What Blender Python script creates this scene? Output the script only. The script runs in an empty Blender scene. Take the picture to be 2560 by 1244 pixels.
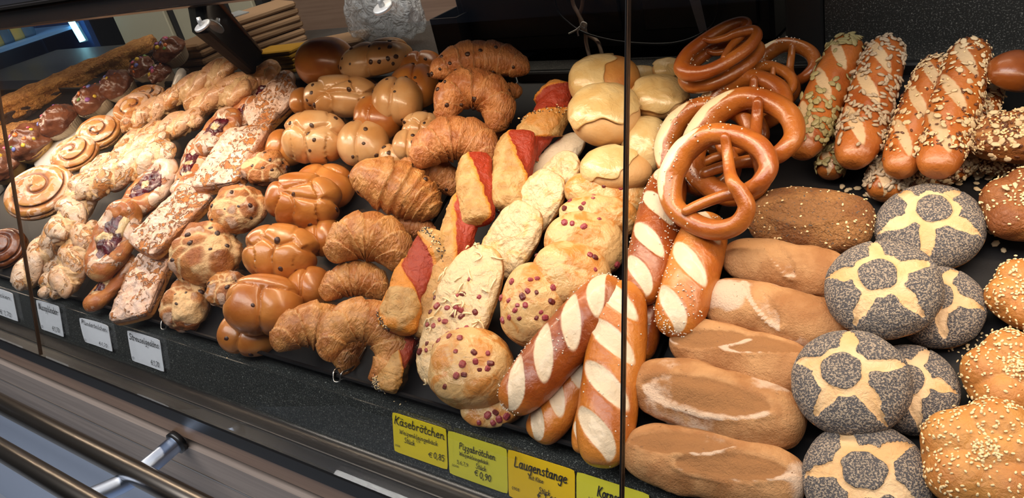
import bpy, math, random
import numpy as np
from mathutils import Matrix, Vector

# ------------------------------------------------------------------ camera, sky, lights, exposure
SC = bpy.context.scene
COL = SC.collection
F, CX, CY = 1915.0, 1280.0, 622.0          # focal length and centre for a 2560 x 1244 frame
CAM = np.array([0.0, 0.0, 1.495])
RW = np.array([[0.81661061, 0.11006491, -0.56659758],
               [0.53715130, -0.50415649, 0.67623570],
               [-0.21122403, -0.85656987, -0.47082105]])   # camera (right, down, forward) -> world
cd = bpy.data.cameras.new('camera'); cam = bpy.data.objects.new('camera', cd); COL.objects.link(cam)
cd.sensor_width = 36.0; cd.lens = 36.0 * F / 2560; cd.clip_start = 0.02
M3 = np.stack([RW[:, 0], -RW[:, 1], -RW[:, 2]], axis=1)
mw = Matrix([list(M3[i]) + [CAM[i]] for i in range(3)] + [[0, 0, 0, 1]])
cam.matrix_world = mw
SC.camera = cam
SC.view_settings.view_transform = 'Standard'
SC.view_settings.look = 'None'
SC.view_settings.gamma = 1.0
SC.view_settings.use_curve_mapping = False
SC.view_settings.exposure = 0.0
w = bpy.data.worlds.new('world'); SC.world = w; w.use_nodes = True
w.node_tree.nodes['Background'].inputs[0].default_value = (0.55, 0.68, 1.0, 1)
w.node_tree.nodes['Background'].inputs[1].default_value = 0.12

def area(name, loc, target, sx, sy, power, colr, spread=180):
    l = bpy.data.lights.new(name, 'AREA'); l.shape = 'RECTANGLE'; l.size = sx; l.size_y = sy
    l.energy = power; l.color = colr; l.spread = math.radians(spread)
    o = bpy.data.objects.new(name, l); COL.objects.link(o)
    z = (Vector(loc) - Vector(target)).normalized()
    x = Vector((1, 0, 0)); y = z.cross(x).normalized(); x = y.cross(z)
    o.matrix_world = Matrix([[x[i], y[i], z[i], loc[i]] for i in range(3)] + [[0, 0, 0, 1]])
    return o
# the warm light strip inside the top bar of the counter, and fill lights added over the shop and staff sides
area('counter_strip_light', (-1.95, 0.647, 1.400), (-1.95, 0.648, 0.9), 2.2, 0.020, 11.8, (1.0, 0.78, 0.57))
area('counter_strip_light', (0.325, 0.647, 1.400), (0.325, 0.648, 0.9), 2.35, 0.020, 8.2, (1.0, 0.79, 0.57))
area('shop_fill_light', (-0.9, -0.55, 3.1), (-0.8, 0.2, 0.8), 4.0, 0.8, 98, (1.0, 0.97, 0.94))  # added fill that brightens the price cards and front
area('staff_fill_light', (-1.1, 1.42, 3.1), (-1.1, 1.40, 0.0), 2.6, 0.4, 26, (1.0, 0.86, 0.68))  # added fill that brightens the background behind the trays

# ------------------------------------------------------------------ pixel -> place, frames
TAU = math.radians(22.5)                     # slope of the bread trays
OT = np.array([0.0, 0.465, CAM[2] - 0.565])  # front edge of the trays
NT = np.array([0.0, -math.sin(TAU), math.cos(TAU)])
UT = np.array([0.0, math.cos(TAU), math.sin(TAU)])
TAL = TAU
NL = np.array([0.0, -math.sin(TAL), math.cos(TAL)])
XW = np.array([1.0, 0, 0])

def ray(px, py):
    return RW @ np.array([(px - CX) / F, (py - CY) / F, 1.0])
def on_plane(px, py, o, n):
    r = ray(px, py); t = np.dot(np.asarray(o) - CAM, n) / np.dot(r, n)
    return CAM + r * t
def at(px, py, h=0.0, left=False):
    n = NL if left else NT
    return on_plane(px, py, OT + n * h, n)
def at_y(px, py, y):
    return on_plane(px, py, np.array([0, y, 0]), np.array([0, 1.0, 0]))
def depth(p):
    return float(np.dot(p - CAM, RW[:, 2]))
def unit(v):
    v = np.asarray(v, float); return v / (np.linalg.norm(v) + 1e-12)
def mat4(ex, ey, ez, p):
    return Matrix([[float(ex[i]), float(ey[i]), float(ez[i]), float(p[i])] for i in range(3)] + [[0, 0, 0, 1]])
def frame(A, B, up, roll=0.0):
    ex = unit(B - A); ez = unit(up - ex * np.dot(up, ex)); ey = np.cross(ez, ex)
    if roll:
        c, s = math.cos(math.radians(roll)), math.sin(math.radians(roll))
        ey, ez = ey * c + ez * s, ez * c - ey * s
    return ex, ey, ez

# ------------------------------------------------------------------ noise
def _hash(ix, iy, iz, seed):
    h = (ix * 374761393 + iy * 668265263 + iz * 2147483647 + seed * 974711) & 0xffffffff
    h = ((h ^ (h >> 13)) * 1274126177) & 0xffffffff
    h = ((h ^ (h >> 16)) * 2246822519) & 0xffffffff
    return ((h ^ (h >> 15)) & 0xffff) / 65535.0
def noise(P, sc, seed=0):
    P = np.asarray(P) * sc; I = np.floor(P).astype(np.int64); f = P - I
    u = f * f * f * (f * (f * 6 - 15) + 10); x, y, z = I[..., 0], I[..., 1], I[..., 2]
    r = 0
    for dx in (0, 1):
        for dy in (0, 1):
            for dz in (0, 1):
                wgt = (u[..., 0] if dx else 1 - u[..., 0]) * (u[..., 1] if dy else 1 - u[..., 1]) * (u[..., 2] if dz else 1 - u[..., 2])
                r = r + wgt * _hash(x + dx, y + dy, z + dz, seed)
    return r * 2 - 1
def fbm(P, sc, seed=0, octv=3):
    a, t = 1.0, 0
    for i in range(octv):
        t = t + a * noise(P, sc * 2 ** i, seed + i * 17); a *= 0.5
    return t
def sstep(a, b, x):
    t = np.clip((x - a) / (b - a), 0, 1); return t * t * (3 - 2 * t)

# ------------------------------------------------------------------ meshes
def tag(o, label=None, cat=None, group=None, kind=None):
    if label: o['label'] = label
    if cat: o['category'] = cat
    if group: o['group'] = group
    if kind: o['kind'] = kind
    return o
def obj(name, V, Fc, mat, parent=None, attrs=None, smooth=True):
    me = bpy.data.meshes.new(name)
    me.from_pydata(np.asarray(V, float).reshape(-1, 3).tolist(), [], [tuple(int(i) for i in f) for f in Fc])
    me.materials.append(mat)
    if attrs:
        for k, a in attrs.items():
            at_ = me.attributes.new(k, 'FLOAT', 'POINT'); at_.data.foreach_set('value', np.asarray(a, np.float32).ravel())
    if smooth: me.polygons.foreach_set('use_smooth', [True] * len(me.polygons))
    me.update()
    o = bpy.data.objects.new(name, me); COL.objects.link(o)
    if parent is not None: o.parent = parent
    return o
def empty(name, M=None):
    o = bpy.data.objects.new(name, None); COL.objects.link(o); o.empty_display_size = 0.02
    if M is not None: o.matrix_world = M
    return o
def uvs(n, m):
    """unit sphere, pole on z: directions and faces"""
    th = np.linspace(0, math.pi, n + 1)[1:-1]; ph = np.linspace(0, 2 * math.pi, m, endpoint=False)
    T, P = np.meshgrid(th, ph, indexing='ij')
    D = np.stack([np.sin(T) * np.cos(P), np.sin(T) * np.sin(P), np.cos(T)], -1).reshape(-1, 3)
    D = np.vstack([D, [[0, 0, 1], [0, 0, -1]]])
    return D, capped(n - 1, m)
def capped(n, m):
    Fc = []
    for i in range(n - 1):
        for j in range(m):
            k = (j + 1) % m; Fc.append((i * m + j, (i + 1) * m + j, (i + 1) * m + k, i * m + k))
    N = n * m
    for j in range(m):
        k = (j + 1) % m
        Fc.append((N, j, k)); Fc.append((N + 1, (n - 1) * m + k, (n - 1) * m + j))
    return Fc
def ringfaces(n, m):
    Fc = []
    for i in range(n):
        a = (i + 1) % n
        for j in range(m):
            k = (j + 1) % m; Fc.append((i * m + j, a * m + j, a * m + k, i * m + k))
    return Fc
def catmull(P, n, closed=False):
    P = np.asarray(P, float); K = len(P)
    ts = np.linspace(0, K if closed else K - 1, n, endpoint=not closed)
    out = []
    for t in ts:
        i = int(min(math.floor(t), K - 1 if closed else K - 2)); f = t - i
        g = (lambda q: P[q % K]) if closed else (lambda q: P[min(max(q, 0), K - 1)])
        a, b, c, d = g(i - 1), g(i), g(i + 1), g(i + 2)
        out.append(0.5 * (2 * b + (c - a) * f + (2 * a - 5 * b + 4 * c - d) * f * f + (3 * b - a - 3 * c + d) * f ** 3))
    return np.array(out)
def sweep(C, r, m=24, up=(0, 0, 1), closed=False, ry=None):
    """tube along the points C; r is (n,m) or (n,): returns V, faces, s, phi (s in 0..1 per vertex)"""
    C = np.asarray(C, float); n = len(C)
    if closed: T = np.roll(C, -1, 0) - np.roll(C, 1, 0)
    else: T = np.gradient(C, axis=0)
    T = T / (np.linalg.norm(T, axis=1, keepdims=True) + 1e-12)
    U = np.asarray(up, float); S = np.cross(U, T); S = S / (np.linalg.norm(S, axis=1, keepdims=True) + 1e-12); N = np.cross(T, S)
    ph = np.linspace(0, 2 * math.pi, m, endpoint=False)
    r = np.asarray(r, float)
    if r.ndim == 1: r = np.repeat(r[:, None], m, 1)
    r2 = r if ry is None else np.asarray(ry, float)
    V = C[:, None] + N[:, None] * (r * np.cos(ph))[..., None] + S[:, None] * (r2 * np.sin(ph))[..., None]
    s = np.repeat(np.linspace(0, 1, n)[:, None], m, 1); p = np.repeat(ph[None], n, 0)
    V = V.reshape(-1, 3); s = s.ravel(); p = p.ravel()
    if closed: return V, ringfaces(n, m), s, p
    V = np.vstack([V, C[:1], C[-1:]]); s = np.append(s, [0, 1]); p = np.append(p, [0, 0])
    return V, capped(n, m), s, p
def vnormals(V, Fc):
    N = np.zeros_like(V)
    for f in Fc:
        a, b, c = V[f[0]], V[f[1]], V[f[2]]
        n = np.cross(b - a, c - a)
        for i in f: N[i] += n
    return N / (np.linalg.norm(N, axis=1, keepdims=True) + 1e-12)
def box(sx, sy, sz, bev=0.0, c=(0, 0, 0)):
    """box with chamfered edges"""
    b = min(bev, sx * .45, sy * .45, sz * .45); h = np.array([sx, sy, sz]) / 2.0
    if b <= 0:
        V = [[x * h[0], y * h[1], z * h[2]] for x in (-1, 1) for y in (-1, 1) for z in (-1, 1)]
        Fc = [(0, 1, 3, 2), (4, 6, 7, 5), (0, 4, 5, 1), (2, 3, 7, 6), (0, 2, 6, 4), (1, 5, 7, 3)]
        return np.array(V) + np.array(c), Fc
    V = []; idx = {}
    for x in (-1, 1):
        for y in (-1, 1):
            for z in (-1, 1):
                for a in range(3):
                    v = np.array([x * (h[0] - b), y * (h[1] - b), z * (h[2] - b)]); v[a] = (x, y, z)[a] * h[a]
                    idx[(x, y, z, a)] = len(V); V.append(v)
    Fc = []
    for a in range(3):
        o1, o2 = [q for q in range(3) if q != a]
        for s in (-1, 1):
            q = []
            for (u, v) in ((-1, -1), (1, -1), (1, 1), (-1, 1)):
                k = [0, 0, 0]; k[a] = s; k[o1] = u; k[o2] = v; q.append(idx[(k[0], k[1], k[2], a)])
            Fc.append(tuple(q))
        for u in (-1, 1):
            for v in (-1, 1):
                k1 = [0, 0, 0]; k2 = [0, 0, 0]; k1[a] = -1; k2[a] = 1; k1[o1] = k2[o1] = u; k1[o2] = k2[o2] = v
                Fc.append((idx[(*k1, o1)], idx[(*k2, o1)], idx[(*k2, o2)], idx[(*k1, o2)]))
    for x in (-1, 1):
        for y in (-1, 1):
            for z in (-1, 1): Fc.append(tuple(idx[(x, y, z, a)] for a in range(3)))
    return np.array(V) + np.array(c), Fc
def fixn(o):
    import bmesh
    bm = bmesh.new(); bm.from_mesh(o.data); bmesh.ops.recalc_face_normals(bm, faces=bm.faces[:]); bm.to_mesh(o.data); bm.free()
    return o
def boxo(name, lo, hi, mat, parent=None, bev=0.0):
    lo, hi = np.array(lo, float), np.array(hi, float); s = hi - lo
    V, Fc = box(s[0], s[1], s[2], bev, (lo + hi) / 2)
    return fixn(obj(name, V, Fc, mat, parent, smooth=False))
def tube_o(name, P, r, mat, parent=None, m=12, n=None, up=(0, 0, 1)):
    C = catmull(P, n or max(2, len(P) * 6)) if len(P) > 2 else np.array(P, float)
    V, Fc, s, p = sweep(C, np.full(len(C), r), m, up)
    return fixn(obj(name, V, Fc, mat, parent))
def prism(name, poly, x0, x1, mat, parent=None):
    """extrude a (y,z) outline along x"""
    n = len(poly); V = [[x0, y, z] for y, z in poly] + [[x1, y, z] for y, z in poly]
    Fc = [tuple(range(n)), tuple(range(2 * n - 1, n - 1, -1))] + [(i, (i + 1) % n, n + (i + 1) % n, n + i) for i in range(n)]
    return fixn(obj(name, V, Fc, mat, parent, smooth=False))

# ------------------------------------------------------------------ materials
def new_mat(name):
    m = bpy.data.materials.new(name); m.use_nodes = True; nt = m.node_tree
    return m, nt, nt.nodes['Principled BSDF']
def plain(name, colr, rough=0.5, metal=0.0, bump=None, coat=0.0, emit=None, spec=0.5):
    m, nt, b = new_mat(name)
    b.inputs['Base Color'].default_value = (*colr, 1); b.inputs['Roughness'].default_value = rough
    b.inputs['Metallic'].default_value = metal; b.inputs['Coat Weight'].default_value = coat
    b.inputs['Specular IOR Level'].default_value = spec
    if emit: b.inputs['Emission Color'].default_value = (*emit[0], 1); b.inputs['Emission Strength'].default_value = emit[1]
    if bump:
        tc = nt.nodes.new('ShaderNodeTexCoord'); n = nt.nodes.new('ShaderNodeTexNoise'); n.inputs['Scale'].default_value = bump[0]; n.inputs['Detail'].default_value = 3
        bp = nt.nodes.new('ShaderNodeBump'); bp.inputs['Strength'].default_value = bump[1]; bp.inputs['Distance'].default_value = bump[2]
        nt.links.new(tc.outputs['Object'], n.inputs['Vector']); nt.links.new(n.outputs['Fac'], bp.inputs['Height']); nt.links.new(bp.outputs[0], b.inputs['Normal'])
    return m
class NT_:
    def __init__(s, nt): s.nt = nt
    def n(s, t, **kw):
        q = s.nt.nodes.new(t)
        for k, v in kw.items(): setattr(q, k, v)
        return q
    def l(s, a, b): s.nt.links.new(a, b)
    def mix(s, fac, a, b, blend='MIX'):
        q = s.n('ShaderNodeMix', data_type='RGBA', blend_type=blend)
        for inp, v in ((q.inputs[0], fac), (q.inputs[6], a), (q.inputs[7], b)):
            if hasattr(v, 'links'): s.l(v, inp)
            elif isinstance(v, (int, float)): inp.default_value = v
            else: inp.default_value = (*v, 1)
        return q.outputs[2]
    def mr(s, v, a, b, c=0.0, d=1.0):
        q = s.n('ShaderNodeMapRange', interpolation_type='SMOOTHSTEP')
        s.l(v, q.inputs[0])
        for i, x in enumerate((a, b, c, d)): q.inputs[i + 1].default_value = x
        return q.outputs[0]
    def math(s, op, a, b):
        q = s.n('ShaderNodeMath', operation=op)
        for inp, v in ((q.inputs[0], a), (q.inputs[1], b)):
            if hasattr(v, 'links'): s.l(v, inp)
            else: inp.default_value = v
        return q.outputs[0]
    def noise(s, vec, sc, det=3, dist=0.0, rough=0.55):
        q = s.n('ShaderNodeTexNoise'); s.l(vec, q.inputs['Vector'])
        q.inputs['Scale'].default_value = sc; q.inputs['Detail'].default_value = det; q.inputs['Distortion'].default_value = dist; q.inputs['Roughness'].default_value = rough
        return q.outputs['Fac']
    def attr(s, name):
        q = s.n('ShaderNodeAttribute', attribute_name=name); return q.outputs['Fac']
def bread(name, a, b, side, c1=None, c2=None, rough=0.45, rough1=None, coat=0.0, nsc=28, fine=(260, 0.25), wave=None, speck=None, icing=None, sss=0.0, poppy=None, dist=0.004, spots=None):
    """crust: a/b mottled; attribute tone -> paler side; m1 -> c1; m2 -> c2"""
    dp_ = lambda c: tuple(x ** 1.2 for x in c) if c else c
    a, b, side, c1, c2 = dp_(a), dp_(b), dp_(side), dp_(c1), dp_(c2)
    m, nt, bs = new_mat(name); N = NT_(nt)
    tc = N.n('ShaderNodeTexCoord'); oi = N.n('ShaderNodeObjectInfo')
    sc = N.n('ShaderNodeVectorMath', operation='SCALE'); N.l(oi.outputs['Random'], sc.inputs['Scale']); sc.inputs[0].default_value = (7, 5, 3)
    ad = N.n('ShaderNodeVectorMath', operation='ADD'); N.l(tc.outputs['Object'], ad.inputs[0]); N.l(sc.outputs[0], ad.inputs[1])
    v = ad.outputs[0]
    n1 = N.noise(v, nsc, 4, 0.3); colr = N.mix(N.mr(n1, 0.34, 0.66), a, b)
    colr = N.mix(N.attr('tone'), colr, side)
    hgt = N.noise(v, fine[0], 4, 0.6)
    rg = None
    if icing:   # (colour, scale, threshold)
        ni = N.noise(v, icing[1], 5, 1.2, 0.6); ni2 = N.noise(v, icing[1] * 0.22, 2)
        q = N.math('ADD', ni, N.math('MULTIPLY', ni2, 0.55)); f = N.mr(q, icing[2], icing[2] + 0.07)
        f = N.math('MULTIPLY', f, N.attr('ice'))
        icol = N.mix(N.mr(N.noise(v, 60, 3), .35, .65), icing[0], tuple(x * y for x, y in zip(icing[0], (1.0, .86, .72))))
        colr = N.mix(f, colr, icol)
        hgt = N.math('ADD', N.math('MULTIPLY', hgt, 0.5), N.math('MULTIPLY', f, 0.9)); rg = N.mr(f, 0, 1, 0.6, 0.28)
    if c1:
        cc = c1
        if poppy:
            ns = N.noise(v, 620, 2, 0.0, 0.7); cc = N.mix(N.mr(ns, 0.48, 0.58), c1, poppy)
            nb = N.noise(v, 260, 3); f1 = N.mr(N.math('ADD', N.attr('m1'), N.math('MULTIPLY', N.math('SUBTRACT', nb, 0.5), 1.1)), 0.42, 0.56)
            hgt = N.math('ADD', hgt, N.math('MULTIPLY', N.math('MULTIPLY', ns, f1), 2.0))
        else:
            nb = N.noise(v, 150, 3); f1 = N.mr(N.math('ADD', N.attr('m1'), N.math('MULTIPLY', N.math('SUBTRACT', nb, 0.5), 0.35)), 0.2, 0.8)
        colr = N.mix(f1, colr, cc)
        if rough1 is not None: rg = N.mr(f1, 0, 1, rough, rough1)
    if spots:
        vo = N.noise(v, spots[0], 3, .8); colr = N.mix(N.math('MULTIPLY', N.mr(vo, spots[1], spots[1] + 0.14), .88), colr, dp_(spots[2]))
    if c2:
        nb2 = N.noise(v, 90, 4); f2 = N.mr(N.math('ADD', N.attr('m2'), N.math('MULTIPLY', N.math('SUBTRACT', nb2, 0.5), 0.9)), 0.3, 0.7)
        colr = N.mix(f2, colr, c2)
    if speck:
        ns = N.noise(v, speck[0], 2, 0, .6); colr = N.mix(N.mr(ns, speck[1], speck[1] + 0.05), colr, speck[2])
    N.l(colr, bs.inputs['Base Color'])
    if rg is None: bs.inputs['Roughness'].default_value = rough
    else: N.l(rg, bs.inputs['Roughness'])
    bs.inputs['Coat Weight'].default_value = coat; bs.inputs['Coat Roughness'].default_value = 0.18
    if sss: bs.inputs['Subsurface Weight'].default_value = sss; bs.inputs['Subsurface Radius'].default_value = (0.008, 0.004, 0.002); bs.inputs['Subsurface Scale'].default_value = 1.0
    if wave:  # (scale, stretch along x, strength)
        mp = N.n('ShaderNodeMapping'); mp.inputs['Scale'].default_value = wave[1]; N.l(v, mp.inputs['Vector'])
        nw = N.noise(mp.outputs[0], wave[0], 4, 1.6); hgt = N.math('ADD', N.math('MULTIPLY', hgt, 0.6), N.math('MULTIPLY', nw, wave[2]))
    bp = N.n('ShaderNodeBump'); bp.inputs['Strength'].default_value = fine[1]; bp.inputs['Distance'].default_value = dist
    N.l(hgt, bp.inputs['Height']); N.l(bp.outputs[0], bs.inputs['Normal'])
    return m

# ------------------------------------------------------------------ bread colours
M = {}
def mats():
    B = bread
    M['glossbun'] = B('glossbun', (.63, .285, .08), (.48, .17, .036), (.66, .36, .13), c1=(.80, .58, .32), rough=.28, rough1=.4, coat=.5, nsc=16, fine=(160, .12))
    M['palebun'] = B('palebun', (.75, .48, .25), (.64, .34, .13), (.76, .52, .29), c1=(.74, .50, .27), rough=.28, rough1=.35, coat=.5, nsc=16, fine=(160, .12))
    M['darkbun'] = B('darkbun', (.36, .12, .028), (.21, .058, .012), (.56, .30, .11), c1=(.75, .5, .28), rough=.3, coat=.4, nsc=15, fine=(170, .12))
    M['quark'] = B('quark', (.56, .25, .07), (.36, .12, .03), (.66, .38, .15), c1=(.82, .57, .32), c2=(.60, .42, .32), rough=.5, nsc=30, fine=(300, .6), dist=.004)
    M['croissant'] = B('croissant', (.69, .36, .13), (.49, .195, .055), (.70, .42, .18), c1=(.70, .44, .20), rough=.36, rough1=.45, coat=.2, nsc=42, fine=(150, .65), wave=(55, (2.6, 1, 1), 1.2), dist=.008)
    M['chococroissant'] = B('chococroissant', (.61, .285, .11), (.44, .165, .052), (.64, .36, .16), c1=(.60, .35, .16), rough=.4, rough1=.45, coat=.15, nsc=42, fine=(150, .65), wave=(55, (2.6, 1, 1), 1.2), dist=.008)
    M['nut'] = B('nut', (.68, .36, .13), (.52, .22, .065), (.76, .50, .25), c1=(.70, .475, .26), rough=.36, rough1=.5, coat=.35, nsc=40, fine=(110, .8), icing=((.72, .54, .41), 44, .68), dist=.008)
    M['danish'] = B('danish', (.58, .25, .065), (.44, .145, .035), (.66, .38, .14), c1=(.72, .48, .24), rough=.32, coat=.4, nsc=40, fine=(100, .7), icing=((.74, .55, .45), 42, .76), dist=.005)
    M['slab'] = B('slab', (.62, .27, .07), (.46, .17, .04), (.66, .38, .14), rough=.45, nsc=60, fine=(90, .9), icing=((.75, .555, .47), 85, .665), dist=.009)
    M['snail'] = B('snail', (.66, .35, .10), (.54, .22, .055), (.76, .54, .24), c1=(.30, .105, .03), rough=.24, coat=.6, nsc=35, fine=(100, .3), icing=((.76, .50, .36), 34, .78), dist=.004)
    M['darksnail'] = B('darksnail', (.34, .12, .03), (.16, .045, .012), (.5, .25, .08), c1=(.15, .05, .02), rough=.25, coat=.5, nsc=40, fine=(120, .3))
    M['pizza'] = B('pizza', (.60, .39, .17), (.48, .27, .09), (.60, .30, .07), c1=(.66, .28, .04), c2=(.40, .055, .018), rough=.5, nsc=55, fine=(150, .7), wave=(80, (1, 1, 1), .8), dist=.005, speck=(520, .73, (.06, .04, .02)))
    M['cheeseoval'] = B('cheeseoval', (.60, .33, .13), (.50, .22, .07), (.48, .23, .08), c1=(.72, .545, .335), rough=.5, rough1=.33, nsc=45, fine=(110, .8), wave=(60, (1, 1, 1), .4), dist=.007, spots=(38, .53, (.72, .46, .19)))
    M['flourflat'] = B('flourflat', (.70, .50, .30), (.60, .37, .18), (.76, .60, .40), c1=(.80, .68, .52), rough=.7, nsc=40, fine=(150, .6))
    M['hambun'] = B('hambun', (.70, .42, .16), (.60, .29, .08), (.72, .48, .25), c1=(.70, .47, .23), rough=.42, rough1=.28, nsc=30, fine=(95, .6), wave=(40, (1, 1, 1), .35), dist=.007, spots=(34, .46, (.60, .27, .065)))
    M['rolltop'] = B('rolltop', (.66, .36, .12), (.54, .23, .06), (.74, .50, .26), rough=.45, nsc=18, fine=(200, .2))
    M['palerolls'] = B('palerolls', (.70, .48, .26), (.64, .39, .17), (.70, .50, .29), rough=.5, nsc=18, fine=(200, .2))
    M['cheese'] = B('cheese', (.72, .56, .31), (.66, .47, .22), (.70, .54, .28), rough=.24, coat=.4, nsc=40, fine=(70, .45), dist=.006)
    M['lye'] = B('lye', (.42, .125, .022), (.27, .062, .011), (.52, .20, .04), c1=(.70, .57, .42), rough=.3, rough1=.65, coat=.3, nsc=17, fine=(200, .3))
    M['lyelight'] = B('lyelight', (.60, .245, .048), (.45, .14, .022), (.62, .27, .06), c1=(.71, .58, .43), rough=.32, rough1=.65, coat=.3, nsc=17, fine=(200, .3))
    M['pretzel'] = B('pretzel', (.47, .175, .037), (.34, .10, .02), (.55, .22, .05), c1=(.82, .69, .48), rough=.28, rough1=.65, coat=.35, nsc=20, fine=(200, .22))
    M['seedstick'] = B('seedstick', (.50, .18, .04), (.36, .105, .02), (.60, .28, .08), c1=(.62, .46, .29), rough=.35, rough1=.6, coat=.25, nsc=20, fine=(200, .3))
    M['rye'] = B('rye', (.56, .32, .15), (.40, .19, .07), (.56, .33, .16), c1=(.37, .185, .072), c2=(.66, .49, .37), rough=.7, rough1=.8, nsc=30, fine=(420, .6), dist=.003, speck=(240, .70, (.22, .10, .04)))
    M['seedloaf'] = B('seedloaf', (.40, .20, .07), (.27, .115, .035), (.46, .25, .10), c1=(.34, .165, .06), rough=.7, nsc=34, fine=(300, 1.0), dist=.004, speck=(430, .62, (.075, .062, .055)))
    M['poppybun'] = B('poppybun', (.77, .56, .35), (.68, .43, .21), (.64, .31, .09), c1=(.125, .118, .128), rough=.55, rough1=.8, nsc=25, fine=(200, .6), poppy=(.42, .33, .25), dist=.003)
    M['sesame'] = B('sesame', (.60, .31, .095), (.49, .21, .055), (.66, .40, .16), c1=(.58, .28, .09), rough=.5, nsc=24, fine=(260, .4))
    M['brownroll'] = B('brownroll', (.38, .16, .045), (.27, .095, .025), (.48, .25, .09), c1=(.50, .27, .10), rough=.55, nsc=24, fine=(260, .6))
    M['crumb'] = B('crumb', (.62, .33, .10), (.42, .19, .05), (.66, .38, .13), rough=.75, nsc=60, fine=(140, 1.0), dist=.012)
    M['berry'] = B('berry', (.16, .012, .03), (.07, .006, .018), (.16, .012, .03), c1=(.72, .55, .32), rough=.18, coat=.5, nsc=80, fine=(140, .6), dist=.004)
    M['choc'] = B('choc', (.27, .115, .062), (.19, .07, .036), (.19, .07, .035), rough=.28, coat=.2, nsc=30, fine=(60, .5), dist=.006)
    P = plain
    M['chip'] = P('chip', (.045, .016, .009), .35)
    M['raisin'] = P('raisin', (.035, .012, .012), .35)
    M['ham'] = P('ham', (.30, .045, .055), .35)
    M['hamdark'] = P('hamdark', (.14, .022, .02), .35)
    M['pumpkin'] = P('pumpkin', (.33, .27, .12), .45); M['sunflower'] = P('sunflower', (.42, .32, .22), .5)
    M['oat'] = P('oat', (.64, .48, .29), .6); M['linseed'] = P('linseed', (.12, .04, .018), .3); M['sesameseed'] = P('sesameseed', (.80, .60, .33), .45)
    M['salt'] = P('salt', (.74, .66, .56), .4); M['poppyseed'] = P('poppyseed', (.05, .045, .05), .6)
    M['shred'] = P('shred', (.84, .68, .40), .4)
    for k, c in (('pink', (.65, .12, .22)), ('blue', (.18, .22, .6)), ('yellow', (.75, .5, .04)), ('orange', (.75, .2, .04)), ('violet', (.35, .12, .4)), ('green', (.2, .35, .1))): M[k] = P('candy_' + k, c, .3)
    M['paper'] = P('paper', (.62, .50, .36), .7); M['sponge'] = P('sponge', (.60, .36, .12), .8, bump=(150, .5, .004))
    M['darkcake'] = P('darkcake', (.035, .016, .010), .8, bump=(90, .8, .006))
    M['porcelain'] = P('porcelain', (.72, .68, .62), .25)
    M['blacksteel'] = P('blacksteel', (.010, .010, .011), .32); M['blackplastic'] = P('blackplastic', (.022, .021, .021), .5)
    M['tray'] = P('tray', (.010, .009, .010), .5, bump=(500, .12, .001), spec=.22)
    M['steel'] = P('steel', (.45, .44, .42), .25, 1.0); M['clampmetal'] = P('clampmetal', (.62, .61, .59), .42, .6); M['darksteel'] = P('darksteel', (.23, .205, .18), .28, 1.0)
    M['pole'] = P('pole', (.50, .62, .85), .3, 1.0)
    M['white'] = P('white', (.80, .84, .92), .6); M['yellowcard'] = P('yellowcard', (.80, .63, .018), .5); M['amber'] = P('amber', (.85, .54, .010), .5); M['ink'] = P('ink', (.02, .02, .022), .6)  # white cards carry the bluish shop light in their colour
    M['kraft'] = P('kraft', (.34, .20, .10), .8); M['kraftdark'] = P('kraftdark', (.13, .07, .035), .8); M['kraftprint'] = P('kraftprint', (.38, .12, .08), .8); M['kraftwindow'] = P('kraftwindow', (.30, .31, .31), .35)
    M['napkin'] = P('napkin', (.62, .33, .02), .8); M['cream'] = P('cream', (.46, .41, .28), .6); M['cable'] = P('cable', (.42, .30, .22), .5); M['tie'] = P('tie', (.7, .68, .64), .5)
    M['frontpale'] = P('frontpale', (.55, .65, .84), .4); M['tube'] = P('tube', (.2, .6, .9), .3, emit=((.35, .85, 1.0), 4.0))
    M['cooler'] = P('cooler', (.02, .05, .16), .3); M['coolershelf'] = P('coolershelf', (.12, .28, .55), .4)  # blues of the cooler reflection
    M['bottle'] = P('bottle', (.05, .10, .16), .15); M['juice'] = P('juice', (.35, .28, .08), .2)
def granite(name, base, fleck, sc=330, th=.62, rough=.3):
    m, nt, b = new_mat(name); N = NT_(nt); tc = N.n('ShaderNodeTexCoord'); v = tc.outputs['Object']
    n1 = N.noise(v, sc, 2, 0, .6); n2 = N.noise(v, sc * .45, 2)
    c = N.mix(N.mr(n1, th, th + .07), base, fleck); c = N.mix(N.mr(n2, .66, .72), c, tuple(x * 1.5 for x in fleck))
    N.l(c, b.inputs['Base Color']); b.inputs['Roughness'].default_value = rough
    return m
def wood(name, a, b_, rough=.45):
    m, nt, b = new_mat(name); N = NT_(nt); tc = N.n('ShaderNodeTexCoord'); mp = N.n('ShaderNodeMapping'); mp.inputs['Scale'].default_value = (2.0, 60, 60)
    N.l(tc.outputs['Object'], mp.inputs['Vector']); n = N.noise(mp.outputs[0], 1.6, 5, .4)
    N.l(N.mix(N.mr(n, .3, .7), a, b_), b.inputs['Base Color']); b.inputs['Roughness'].default_value = rough
    return m
def glassmat(name, tint=(1, 1, 1), gl=1.0, rough=0.0):
    m = bpy.data.materials.new(name); m.use_nodes = True; nt = m.node_tree; N = NT_(nt)
    nt.nodes.remove(nt.nodes['Principled BSDF']); out = nt.nodes['Material Output']
    t = N.n('ShaderNodeBsdfTransparent'); t.inputs[0].default_value = (*tint, 1)
    g = N.n('ShaderNodeBsdfGlossy'); g.inputs['Roughness'].default_value = rough
    fr = N.n('ShaderNodeFresnel'); fr.inputs[0].default_value = 1.45
    mx = N.n('ShaderNodeMixShader'); N.l(N.math('MULTIPLY', fr.outputs[0], gl), mx.inputs[0]); N.l(t.outputs[0], mx.inputs[1]); N.l(g.outputs[0], mx.inputs[2]); N.l(mx.outputs[0], out.inputs[0])
    return m
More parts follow.
